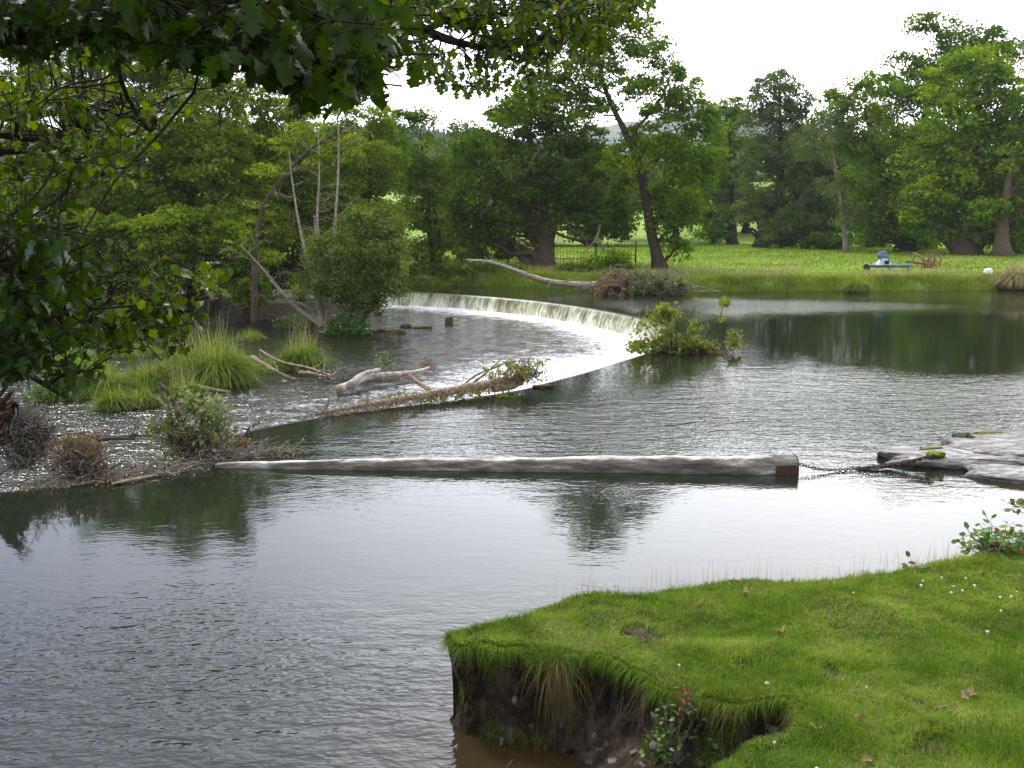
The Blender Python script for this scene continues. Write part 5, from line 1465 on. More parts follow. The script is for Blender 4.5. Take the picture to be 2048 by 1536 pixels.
TZ2 = TZ + tus - scar * (.01 + .06 * fbm(X * 14, Y * 14, 81))
Z = bed + (TZ2 - bed) * fr_
Z = Z - .05 * sstep(.12, 0, sdn) * fr_
gyy, gxx = np.gradient(bsd, ys, xs)
under = np.where((fr_ > .02) & (fr_ < .97), .16 * np.sin(np.clip(fr_, 0, 1) * np.pi) + .08 * (fbm(X * 5, Y * 5 + Z * 6, 82) - .5), 0)
Xd = X + gxx * under; Yd = Y + gyy * under
turf = sstep(.0, .09, sdn) * (1 - scar)
mb = MB(); mb.add(np.c_[Xd.ravel(), Yd.ravel(), Z.ravel()], grid_faces(*X.shape))
# eroded face: a crumbling, undercut ribbon of soil below the rim of the hollow
rcf = resample(np.vstack([edge_c, edge_a[:2]]), .02); tt_ = unit(np.gradient(rcf, axis=0)); nn_o = np.c_[-tt_[:, 1], tt_[:, 0]]
if inside((rcf + nn_o * .1)[:, 0], (rcf + nn_o * .1)[:, 1], bank).mean() > .5: nn_o = -nn_o
for _ in range(60): nn_o[1:-1] = unit((nn_o[:-2] + nn_o[1:-1] * 2 + nn_o[2:]) / 4)
nc = len(rcf); nr = 44; sarr = np.arange(nc) * .02
rows = []; ztop = topz(rcf[:, 0], rcf[:, 1]); zbt = np.minimum(bedz(rcf[:, 0] + nn_o[:, 0] * .25, rcf[:, 1] + nn_o[:, 1] * .25), ztop - .1)
for r_ in range(nr):
    v = r_ / (nr - 1); zz = (ztop - .03) * (1 - v) + (zbt - .12) * v
    prof_ = .02 - .13 * math.sin(math.pi * min(1, v * 1.5)) + .26 * max(0, v - .62) / .38
    nz1 = fbm(sarr * 1.6, zz * 2.0 + 5, 300, 3) - .5; nz2 = fbm(sarr * 6, zz * 7 + 5, 301, 3) - .5; nz3 = np.floor(fbm(sarr * 3.4, zz * 4.2, 302, 3) * 6) / 6 - .5
    off = prof_ + .30 * nz1 + .10 * nz2 + .10 * nz3
    off = off * min(1, .25 + v * 6)
    rows.append(np.c_[rcf + nn_o * off[:, None], zz + .04 * nz2])
mb.add(np.vstack(rows), grid_faces(nr, nc))
tf2 = np.concatenate([np.full(nc, max(0, .9 - r_ / 3)) for r_ in range(nr)])
tag(mb.build('bank', M['bank'], smooth=True, attrs={'turf': np.r_[turf.ravel(), tf2]}), kind='structure')


def in_view(P, m=60):
    zc = P[:, 1] * cp - (P[:, 2] - H) * sp_; yc = P[:, 1] * sp_ + (P[:, 2] - H) * cp
    u = 1024 + F * P[:, 0] / zc; v = 768 - F * yc / zc
    return (zc > .5) & (u > -m - 200) & (u < 2048 + m + 200) & (v > -100) & (v < 1536 + m + 200)


def bank_sample(N, xr=(-1.0, 8.5), yr=(3.2, 12.5), margin=0.01):
    x = rng.uniform(*xr, N); y = rng.uniform(*yr, N)
    sd = poly_dist(x, y, bank, True) * np.where(inside(x, y, bank), 1, -1)
    k = sd > margin; x = x[k]; y = y[k]; sd = sd[k]
    z = topz(x, y)
    for (px, py, r, h) in [(1680, 1215, .28, .10), (1770, 1245, .3, .07), (1870, 1300, .3, .06), (1230, 1205, .3, .05), (1900, 1350, .3, .06)]:
        p = GT(px, py); z = z + h * np.exp(-((x - p[0]) ** 2 + (y - p[1]) ** 2) / r ** 2)
    sc = np.zeros(len(x))
    for (px, py, r) in [(1272, 1262, .17), (1300, 1275, .12), (942, 1272, .10), (1660, 1340, .10), (1830, 1405, .10), (1860, 1490, .22), (1490, 1335, .08)]:
        p = GT(px, py); sc = np.maximum(sc, sstep(1.05, .6, np.hypot((x - p[0]) / r, (y - p[1]) / (r * 1.3)) + 1.6 * (fbm(x * 9, y * 9, 80) - .5)))
    P = np.c_[x, y, z - .004]; k = in_view(P) & (rng.random(len(x)) > sc * .93)
    return P[k], sd[k]


mb = MB()
P, sd = bank_sample(820000)
cl = fbm(P[:, 0] * 1.6, P[:, 1] * 1.6, 90); c2 = fbm(P[:, 0] * 6, P[:, 1] * 6, 91)
c3 = fbm(P[:, 0] * 13, P[:, 1] * 13, 92)
h = (.022 + .034 * sstep(.35, .75, cl) + .05 * c2 ** 2) * rng.uniform(.5, 1.5, len(P)) * (.5 + 1.0 * c3)
far = sstep(5, 9, P[:, 1])
tt = np.clip(.15 * (c3 - .3) + .55 * rng.random(len(P)) + .85 * (fbm(P[:, 0] * 2.2, P[:, 1] * 2.2, 93) - .25) + .12 * (c2 - .5), 0, 1)
wd = (.0042 + .0028 * rng.random(len(P))) * (1 + .3 * far)
blades(mb, P, h, wd, 1.1, 2, tint=tt, droop=.35)
# the rest of the bank, further to the side
xo = rng.uniform(-2, 15, 330000); yo = rng.uniform(1.5, 18, 330000)
Po = np.c_[xo, yo, topz(xo, yo) - .004]; ko = inside(xo, yo, bank) & ~(in_view(Po) & (xo > -1.0) & (xo < 8.5) & (yo > 3.2) & (yo < 12.5)); Po = Po[ko]
blades(mb, Po, rng.uniform(.02, .08, len(Po)), .011, 1.0, 2, tint=np.clip(.6 * rng.random(len(Po)) + .8 * (fbm(Po[:, 0] * 2.2, Po[:, 1] * 2.2, 93) - .25), 0, 1), droop=.35)
# longer tussock blades
for (px, py, r, nn_, hh) in [(1680, 1205, .20, 1500, .12), (1770, 1240, .25, 900, .09), (1870, 1300, .28, 1200, .09), (1230, 1200, .3, 1200, .07), (1960, 1345, .4, 1500, .09), (1420, 1400, .4, 1800, .1), (2000, 1500, .4, 1500, .08), (1650, 1480, .3, 900, .09), (1560, 1360, .3, 900, .08)]:
    p = GT(px, py); q = p + rng.normal(size=(nn_, 2)) * r * .6; q = q[inside(q[:, 0], q[:, 1], bank)]
    Bq = np.c_[q, topz(q[:, 0], q[:, 1])]
    blades(mb, Bq, hh * rng.uniform(.6, 1.6, len(q)), .006, .7, 3, tint=rng.random(len(q)) * .45, droop=.4)
# overhanging fringe on the rim
rim = resample(np.vstack([edge_c, edge_a[:1], edge_a]), .01); rt = unit(np.gradient(rim, axis=0)); rn = np.c_[-rt[:, 1], rt[:, 0]]
tst = rim + rn * .1; flip = inside(tst[:, 0], tst[:, 1], bank); rn[flip] *= -1
idx = rng.integers(0, len(rim), 26000); Bp = rim[idx] - rn[idx] * rng.uniform(-.03, .12, len(idx))[:, None]
Bz = np.c_[Bp, topz(Bp[:, 0], Bp[:, 1]) - .03]
dirs = unit(rn[idx] + rng.normal(size=(len(idx), 2)) * .5)
blades(mb, Bz, rng.uniform(.03, .10, len(idx)), .005, 1.4, 3, dirs, tint=np.clip(rng.random(len(idx)) * .8, 0, 1), droop=1.1)
tag(mb.build('grass', M['grass']), kind='stuff')
# hanging dry roots and blades over the eroded face
mb = MB(); rc = resample(np.array(edge_c), .01); rt = unit(np.gradient(rc, axis=0)); rn = np.c_[-rt[:, 1], rt[:, 0]]
tst = rc + rn * .1; rn[inside(tst[:, 0], tst[:, 1], bank)] *= -1
idx = rng.integers(0, len(rc), 1500); Bp = rc[idx] + rn[idx] * rng.uniform(-.03, .05, len(idx))[:, None]
Bz = np.c_[Bp, topz(Bp[:, 0], Bp[:, 1]) - rng.uniform(.03, .12, len(idx))]
kk = fbm(idx / 40., idx * 0., 99) > .52
blades(mb, Bz[kk], rng.uniform(.04, .13, kk.sum()), .0035, 1.5, 4, unit(rn[idx] + rng.normal(size=(len(idx), 2)) * .6)[kk], droop=1.6)
idf = rng.integers(10, len(rcf) - 20, 9000); vf = rng.random(9000) ** 1.3 * .8
zf = ztop[idf] * (1 - vf) + zbt[idf] * vf
kf = fbm(idf * .02 * 2.2, zf * 2.6 + 9, 333, 3) + .12 * (.5 - vf) > .52; idf = idf[kf]; vf = vf[kf]; zf = zf[kf]
of = .02 - .13 * np.sin(np.pi * np.minimum(1, vf * 1.5)) + .26 * np.maximum(0, vf - .62) / .38 + .30 * (fbm(idf * .02 * 1.6, zf * 2 + 5, 300, 3) - .5)
Bf = np.c_[rcf[idf] + nn_o[idf] * of[:, None], zf]
mg = MB(); blades(mg, Bf, rng.uniform(.04, .12, len(Bf)), .005, 1.2, 3, unit(nn_o[idf] + rng.normal(size=(len(idf), 2)) * .6), droop=1.4, tint=rng.random(len(Bf)) * .6)
tag(mg.build('face_grass', M['grass']), kind='stuff')
tag(mb.build('hanging_grass', M['rush']), kind='stuff')

# dry thatch blades mixed through the turf
mb = MB(); P, sd = bank_sample(130000)
k = fbm(P[:, 0] * 2.7, P[:, 1] * 2.7, 120) > .46; P = P[k]
blades(mb, P, rng.uniform(.02, .075, len(P)), .004, 1.2, 2, droop=.5)
tag(mb.build('dry_grass', M['straw']), kind='stuff')
# thin seed stalks along the far edge of the near bank
mb = MB(); ed = resample(np.array(edge_a[20:]), .02)
q = ed[rng.integers(0, len(ed), 340)] + rng.normal(size=(340, 2)) * .12
Bz = np.c_[q, topz(q[:, 0], q[:, 1]) - .03]
blades(mb, Bz, rng.uniform(.12, .34, len(q)), .004, .25, 4, droop=.2)
tall = GT(1450, 1163); Bz = np.array([[tall[0], tall[1], float(topz(*tall))], [tall[0] + .09, tall[1], float(topz(*tall))]])
blades(mb, Bz, [.52, .36], .005, .12, 4)
tag(mb.build('seeding_grass', M['straw']), kind='stuff')

# white clover heads and a few yellow flowers
FLW = 'white clover heads in the grass'
src = None
P, sd = bank_sample(9000, (3.2, 6.2), (6.2, 10.8), .1)
P = P[fbm(P[:, 0] * 1.2, P[:, 1] * 1.2, 101) > .5][:46]
P2c, _ = bank_sample(400, (.2, 6), (4, 10.5), .1); P = np.vstack([P, P2c[:14]])
for i, p in enumerate(P):
    if src is None:
        mb = MB(); n_ = 40; d = unit(rng.normal(size=(n_, 3))); d[:, 2] = np.abs(d[:, 2]) * .9
        leaves(mb, p + [0, 0, .05] + d * .010, .012, d, rng.random(n_), aspect=.7)
        mb.tube(np.array([p, p + [0, 0, .05]]), .0012, 4)
        src = mb.build('clover_flower', M['white'], origin=p)
        tag(src, 'small round white clover flower head in the short grass', 'flower', FLW)
    else:
        o = src.copy(); COL.objects.link(o); o.location = p; o.rotation_euler.z = rng.random() * 6; o.scale = (rng.uniform(.7, 1.3),) * 3
# dead leaves in the grass
src = None
dl = [(1395, 1212), (1490, 1190), (1585, 1170), (1665, 1245), (1790, 1212), (1930, 1400), (1945, 1395), (1908, 1415), (1912, 1428), (1720, 1440), (1630, 1462), (1830, 1468), (1735, 1528), (1560, 1268), (1275, 1205), (1880, 1420), (1860, 1452), (1990, 1150), (1965, 1150)]
for i, (px, py) in enumerate(dl):
    p = GT(px, py); p3 = np.array([*p, float(topz(*p)) + .04])
    if src is None:
        mb = MB(); a = np.linspace(0, 2 * np.pi, 14, endpoint=False); r = .04 * (1 + .35 * np.sin(a * 5 + 1))
        V = np.c_[r * np.cos(a), .6 * r * np.sin(a), .018 * np.cos(a * 2) + .01 * np.sin(3 * a)] + p3
        mb.add(np.vstack([V, p3 + [0, 0, -.006]]), [[j, (j + 1) % 14, 14] for j in range(14)], .8)
        src = mb.build('dead_leaf', M['brownleaf'], origin=p3); tag(src, 'curled tan dead leaf lying on the grass', 'leaf', 'fallen leaves on the grass')
    else:
        o = src.copy(); COL.objects.link(o); o.location = p3; o.rotation_euler = (rng.uniform(-.6, .6), rng.uniform(-.6, .6), rng.random() * 6); o.scale = (rng.uniform(.7, 1.3),) * 3

# stones in the muddy hollow
srcs = None
SP = [(1110, 1512), (1160, 1480), (1200, 1500), (1240, 1470), (1270, 1505), (1225, 1525), (1140, 1515), (1180, 1525), (1300, 1490), (1320, 1520), (1100, 1500), (1290, 1400, .32), (1187, 1435), (1210, 1462), (1255, 1440), (1350, 1500), (1400, 1520), (1380, 1470), (1420, 1490), (1075, 1520), (1340, 1445), (1500, 1465), (1455, 1450), (1165, 1505), (1215, 1488), (1285, 1530), (1130, 1532)]
for i, pp in enumerate(SP):
    px, py = pp[:2]; zz = .1
    p = GF(px, py) if i != 11 else G(px, py, .62)
    sz = (rng.uniform(.015, .05), rng.uniform(.015, .04), rng.uniform(.01, .025))
    if i == 11: sz = (.035, .03, .065)
    o = rock_mb(p, sz, i + 100, 16, rough=.5, rot=rng.random() * 3).build('pebble', M['pebble'], origin=p)
    if i == 11: tag(o, 'pale upright stone sticking out of the dark soil face', 'stone')
    else: tag(o, 'small grey stone on the wet mud under the eroded bank', 'stone', 'stones on the mud of the hollow')

# rush tuft drooping over the face
p = GT(1120, 1298); c = np.array([p[0], p[1] - .02, float(topz(*p)) - .12])
rt_ = thing('rush_tuft', 'drooping rush tuft with long dry blades hanging over the eroded bank face', 'plant', c)
mb = MB(); n_ = 330; th = rng.normal(-np.pi / 2, 1.1, n_)
B0 = c + np.c_[rng.normal(0, .08, n_), rng.normal(0, .04, n_), rng.uniform(-.10, .08, n_)]
def arcs(mb, B0, th, L, out, fall, w, tint):
    n = len(B0); seg = 7; rows = []
    dr = np.c_[np.cos(th), np.sin(th), 0 * th]; side = np.c_[-np.sin(th), np.cos(th), 0 * th]
    for s in range(seg + 1):
        t = s / seg; p = B0 + dr * (out * L * (t ** .8))[:, None]; p[:, 2] += L * (.35 * t - fall * t ** 2)
        wd = (w * (1 - .9 * t))[:, None]; rows += [p - side * wd, p + side * wd]
    k = len(rows); V = np.stack(rows, 1).reshape(-1, 3); base = np.arange(n)[:, None] * k
    Fq = np.concatenate([base + np.array([2 * s, 2 * s + 1, 2 * s + 3, 2 * s + 2]) for s in range(seg)])
    mb.add(V, Fq, np.tile(tint, seg))
L = rng.uniform(.2, .78, n_); arcs(mb, B0, th, L, rng.uniform(.2, .8, n_), rng.uniform(.7, 1.35, n_), .003 * np.ones(n_), rng.random(n_) * .8)
mb.build('dry_blades', M['rush'], rt_)
mb = MB(); n_ = 900; B0 = c + np.c_[rng.normal(0, .15, n_), rng.normal(0, .05, n_), rng.uniform(-.02, .12, n_)]; th = rng.uniform(-np.pi, np.pi, n_)
arcs(mb, B0, th, rng.uniform(.12, .48, n_), rng.uniform(.2, .7, n_), rng.uniform(.0, 1.1, n_), .0022 * np.ones(n_), rng.random(n_) * .7)
n_ = 40; B0 = c + np.c_[rng.normal(-.03, .05, n_), rng.normal(0, .03, n_), np.full(n_, .05)]
blades(mb, B0, rng.uniform(.15, .34, n_), .004, .25, 4, droop=.2)
mb.build('green_blades', M['grass_tall'], rt_)
# roots and soil lumps showing in the eroded face
rx_ = thing('exposed_roots', 'thin brown roots dangling from the eroded soil face', 'roots', (*GT(1260, 1330), .6))
mb = MB()
for k in range(46):
    i = rng.integers(40, len(rcf) - 60); a = np.array([*(rcf[i] + nn_o[i] * .06), ztop[i] - rng.uniform(.05, .25)]); L_ = rng.uniform(.1, .45)
    e = a + np.array([*(nn_o[i] * rng.uniform(.03, .16)), -L_]) + rng.normal(size=3) * [.08, .05, 0]
    mb.tube(curve_pts(a, e, 7, wig=.008), np.linspace(rng.uniform(.0015, .005), .001, 7), 5, rng.random(), cap=False)
mb.build('root_strands', M['bark_brown'], rx_)
for k in range(34):
    i = rng.integers(20, len(rcf) - 40); v = rng.uniform(.25, .95); zz = ztop[i] * (1 - v) + zbt[i] * v
    off = .02 - .13 * math.sin(math.pi * min(1, v * 1.5)) + .26 * max(0, v - .62) / .38 + .30 * (fbm(i * .02 * 1.6, zz * 2 + 5, 300, 3) - .5)
    c_ = np.array([*(rcf[i] + nn_o[i] * float(off)), zz])
    o = rock_mb(c_, rng.uniform(.012, .045, 3), 400 + k, 14, rough=.5, rot=rng.random() * 3).build('embedded_stone', M['mossrock' if k % 3 else 'pebble'], origin=c_)
    tag(o, 'small stone stuck in the dark soil of the eroded face', 'stone', 'stones stuck in the eroded face')
# fern fronds
p = c + [.06, -.05, .10]
fe = thing('fern', 'small fern frond growing out of the drooping rush tuft', 'plant', p)
mb = MB()
for (dx, dz, L) in [(.05, -.5, .30), (.35, -.25, .24), (-.2, -.4, .2)]:
    ts = np.linspace(0, 1, 26); d = np.array([dx, -.35, 0]); S_ = p + np.outer(ts, d) * L; S_[:, 2] += L * (.4 * ts + dz * 1.6 * ts ** 2)
    mb.tube(S_[::5], .0018, 4, .5)
    for i in range(2, 26):
        for sg in (-1, 1):
            w = .055 * math.sin(math.pi * min(1, ts[i] * .85 + .12)); tip = S_[i] + np.array([sg * w, 0, -.008]) + (S_[i] - S_[i - 1]) * .6
            mb.add(np.array([S_[i] - (S_[i] - S_[i - 1]) * .4, tip, S_[i] + (S_[i] - S_[i - 1]) * .35]), [[0, 1, 2]], .9)
mb.build('frond', M['plant'], fe)


# saplings in the hollow and shore shrubs: real small leaves on stems
def leaflet(mb, P, d, L, W, tint, nrm=None):
    n = len(P); d = unit(d)
    if nrm is None: nrm = unit(rng.normal(size=(n, 3)) * .5 + [0, -.3, 1])
    s = unit(np.cross(d, nrm)); L = (np.ones(n) * L)[:, None]; W = (np.ones(n) * W)[:, None]
    V = np.stack([P, P + d * L * .3 + s * W * .45, P + d * L * .65 + s * W * .42, P + d * L - nrm * L * .1, P + d * L * .65 - s * W * .42, P + d * L * .3 - s * W * .45, P + d * L * .5 - nrm * W * .14], 1).reshape(-1, 3)
    b = np.arange(n)[:, None] * 7
    Fc = np.concatenate([b + np.array([a, bb_, 6]) for a, bb_ in ((0, 1), (1, 2), (2, 3), (3, 4), (4, 5), (5, 0))])
    mb.add(V, Fc, np.tile(tint, 6))


def sapling(name, label, c, tips, L=.05, mat='plant', red=0., group=None, per=9, r=.005, mat2='redleaf', spread=.06):
    c = np.asarray(c, float); root = thing(name, label, 'plant', c, group); ms = MB(); mf = MB(); mr_ = MB(); anyr = False
    for tip in tips:
        e = np.asarray(tip, float); P = curve_pts(c + rng.normal(size=3) * [.015, .015, 0], e, 8, wig=.012)
        ms.tube(P, np.linspace(r, r * .35, 8), 5, .5)
        n_ = per; i = rng.uniform(.3, 1, n_); B = np.stack([np.interp(i * 7, np.arange(8), P[:, q]) for q in range(3)], 1)
        d = rng.normal(size=(n_, 3)) * [1, 1, .5] + [0, 0, .2]; st = B + unit(d) * spread * rng.uniform(.2, 1, n_)[:, None]
        for a, b in zip(B, st): ms.tube(np.array([a, b]), r * .25, 3, .5, cap=False)
        rd = rng.random(n_) < red
        if (~rd).any(): leaflet(mf, st[~rd], d[~rd], L * rng.uniform(.7, 1.3, (~rd).sum()), L * .65, rng.random((~rd).sum()))
        if rd.any(): leaflet(mr_, st[rd], d[rd], L * rng.uniform(.7, 1.2, rd.sum()), L * .6, rng.random(rd.sum())); anyr = True
    ms.build('stems', M['twig'], root); mf.build('leaves', M[mat], root)
    if anyr: mr_.build('reddish_leaves', M[mat2], root)
    return root


c = GF(1350, 1530); D = c[1]
sapling('sapling', 'small sapling with bright leaves and bare forked twigs in the muddy hollow', c, [Q(a, b, D + rng.uniform(-.2, .3)) for a, b in [(1300, 1430), (1320, 1400), (1365, 1400), (1395, 1420), (1420, 1385), (1445, 1420), (1340, 1450), (1380, 1465), (1410, 1460), (1310, 1470), (1285, 1455), (1450, 1455), (1400, 1395), (1345, 1385), (1465, 1470), (1330, 1490)]], L=.045, per=13)
c = GF(1310, 1525)
sapling('sapling', 'low bright seedling with round leaves left of the forked sapling', c, [Q(a, b, c[1] + rng.uniform(-.1, .2)) for a, b in [(1290, 1480), (1320, 1470), (1335, 1490), (1300, 1500), (1350, 1500)]], L=.06, per=8)
c = GF(1450, 1530)
sapling('sapling', 'low seedling right of the forked sapling against the dark hollow', c, [Q(a, b, c[1] + rng.uniform(-.1, .2)) for a, b in [(1440, 1480), (1470, 1500), (1490, 1490), (1430, 1505), (1500, 1515)]], L=.05, per=8)
c = np.array([*GT(1372, 1395), 1.0]); c[2] = float(topz(c[0], c[1])) - .12
sapling('red_stemmed_weed', 'red-tinted weed on the rim above the forked sapling', c, [Q(a, b, c[1] - .05) for a, b in [(1355, 1370), (1375, 1355), (1390, 1375), (1362, 1400), (1380, 1410)]], L=.03, per=10, red=1.0)
c = np.array([*GT(2000, 1108), 1.]); c[2] = float(topz(c[0], c[1])) - .1
sapling('shore_shrub', 'rounded leafy shrub with reddish tips behind the grass rim at right', c, [Q(a, b, c[1] + rng.uniform(-.25, .35)) for a, b in [(1922, 1075), (1932, 1055), (1945, 1062), (1958, 1045), (1975, 1040), (1990, 1055), (1985, 1070), (2005, 1060), (2015, 1045), (2030, 1060), (2045, 1070), (1950, 1085), (1965, 1095), (1990, 1090), (2020, 1080), (1930, 1095), (2060, 1050), (2075, 1075), (1995, 1075), (1975, 1072)]], L=.085, per=16, red=.14, r=.008, spread=.08)
c = np.array([*GT(1835, 1142), 1.]); c[2] = float(topz(c[0], c[1])) - .05
sapling('shore_sprout', 'small sprout with a dark red top leaf on the grass rim', c, [Q(a, b, c[1]) for a, b in [(1822, 1115), (1835, 1118), (1850, 1128), (1818, 1130), (1860, 1132)]], L=.085, per=3, red=.15, spread=.02)
c = np.array([*GT(1880, 1135), 1.]); c[2] = float(topz(c[0], c[1])) - .05
sapling('shore_sprout', 'lowest tiny sprout between the small sprout and the leafy shrub', c, [Q(a, b, c[1]) for a, b in [(1868, 1128), (1885, 1130), (1900, 1130)]], L=.06, per=3, red=.3, spread=.02)
c = G(2080, 1010, .4)
sapling('overhanging_twig', 'pale leaved twig reaching in from the right border above the shrub', c, [Q(a, b, c[1]) for a, b in [(2005, 1010), (2020, 1000), (2030, 1015), (1998, 1020), (2040, 1005)]], L=.11, per=8, mat='grey_leaf', spread=.05)
c = G(1022, 1532, .06)
stick('stick', 'short dark cut stick poking up at the bottom of the shallow water', [G(1010, 1545, .0), G(1020, 1530, .05), G(1027, 1520, .1)], .012, .015, 'darktwig', None)

# ------------------------------------------------------------------ overhanging oak (foreground)
ov = thing('overhanging_tree', 'dark lobed-leaved boughs of the near tree hanging in from the top and left border', 'tree', (-4.2, .8, 2.2))
mt = MB(); tw = MB(); mf = MB()
tr = resample(chaikin(np.array([[-4.2, .8, 2.0], [-4.1, .8, 3.5], [-4.0, .9, 5.2], [-3.7, 1.0, 7.0], [-3.5, 1.2, 9.0]]), 2), .25)
mt.tube(tr, np.linspace(.42, .2, len(tr)), 14, .5, rough=.1)
limbs = {
    'a': [(-400, -260, 3.6), (0, -110, 4.2), (400, -50, 4.6), (700, 10, 5.0), (790, 38, 5.2), (850, 62, 5.4), (920, 88, 5.7), (1000, 96, 6.2), (1090, 80, 6.6)],
    'a2': [(700, 10, 5.0), (850, 5, 5.6), (1000, -10, 6.2), (1150, 10, 6.8), (1280, -20, 7.0)],
    'a3': [(850, 62, 5.4), (880, 45, 5.5), (930, 30, 5.9), (1000, 30, 6.3)],
    'b': [(-300, 420, 4.2), (-80, 300, 4.6), (0, 305, 4.8), (70, 298, 5.0), (130, 265, 5.2), (205, 228, 5.4)],
    'b2': [(-80, 260, 4.6), (20, 272, 4.8), (95, 285, 5.0), (150, 330, 5.2), (200, 352, 5.4)],
    'c': [(120, -60, 3.8), (195, 20, 4.1), (232, 90, 4.3), (240, 160, 4.5), (262, 210, 4.6), (300, 262, 4.8)],
    'd': [(-300, 560, 3.4), (-60, 600, 3.8), (80, 632, 4.1), (190, 640, 4.4), (270, 620, 4.6), (360, 606, 4.8), (440, 590, 5.0)],
    'e': [(-200, 700, 3.4), (20, 722, 3.6), (85, 768, 3.8), (130, 792, 3.9)],
    'f': [(-200, 60, 3.2), (0, 90, 3.4), (130, 60, 3.6), (300, 70, 3.4), (450, 60, 3.2), (600, 90, 3.1), (700, 110, 3.1)],
    'g': [(-200, 480, 3.2), (-50, 520, 3.3), (50, 560, 3.5), (110, 600, 3.6)],
}
LP = {}
for k_, pts_ in limbs.items():
    P = resample(chaikin(np.array([Q(a, b, d) for a, b, d in pts_]), 2), .08)
    LP[k_] = P
    r0 = {'a': .060, 'f': .03, 'd': .028, 'b': .028}.get(k_, .018)
    mt.tube(P, np.linspace(r0, .008, len(P)), 7, .4, rough=.15)
for k_ in ('a', 'b', 'b2', 'c', 'd', 'e', 'f', 'g'):
    s0 = LP[k_][0]; j = int(np.argmin(np.abs(tr[:, 2] - (s0[2] - .2)))); r0 = {'a': .10, 'f': .05, 'd': .045, 'b': .045}.get(k_, .03)
    mt.tube(curve_pts(tr[j], s0, 8, sag=-.15, wig=.03), np.linspace(r0 * 1.5, {'a': .06, 'f': .03, 'd': .028, 'b': .028}.get(k_, .018), 8), 8, .4)
# lobed leaf template in (u along, v across)
half = [(0, 0), (.06, .05), (.10, .26), (.20, .16), (.27, .17), (.34, .47), (.41, .36), (.50, .44), (.53, .20), (.60, .18), (.68, .38), (.74, .24), (.82, .26), (.88, .10), (1.0, 0)]
out_ = half + [(u, -v) for u, v in half[-2:0:-1]]
LT = np.array(out_); nL = len(LT)
mid = np.array([[.08, 0], [.3, 0], [.55, 0], [.78, 0]])
nl_tot = 0


def lobed(mb, P, d, nrm, L, tint):
    """P base (n,3)"""
    n = len(P); d = unit(d); s = unit(np.cross(d, nrm)); nr = np.cross(s, d)
    u = LT[:, 0]; v = LT[:, 1]
    curl = rng.uniform(.05, .35, n)[:, None]; cup = rng.uniform(.1, .5, n)[:, None]
    V = (P[:, None] + d[:, None] * (u[None] * L[:, None])[..., None] + s[:, None] * (v[None] * L[:, None])[..., None]
         - nr[:, None] * ((curl * u[None] ** 2 - cup * np.abs(v)[None]) * L[:, None])[..., None])
    um = mid[:, 0]
    Vm = P[:, None] + d[:, None] * (um[None] * L[:, None])[..., None] - nr[:, None] * (curl * um[None] ** 2 * L[:, None])[..., None]
    Va = np.concatenate([V, Vm], 1); k = nL + 4
    ms_ = [nL + int(np.argmin(np.abs(um - (LT[i, 0] + LT[(i + 1) % nL, 0]) / 2))) for i in range(nL)]
    base = np.arange(n)[:, None] * k
    Fs = [base + np.array([i, (i + 1) % nL, ms_[i]]) for i in range(nL)]
    for i in range(nL):   # bridge between differing centre vertices
        if ms_[i] != ms_[(i + 1) % nL]:
            Fs.append(base + np.array([(i + 1) % nL, ms_[(i + 1) % nL], ms_[i]]))
    m_ = len(Fs)
    mb.add(Va.reshape(-1, 3), np.concatenate(Fs), np.tile(tint, m_))


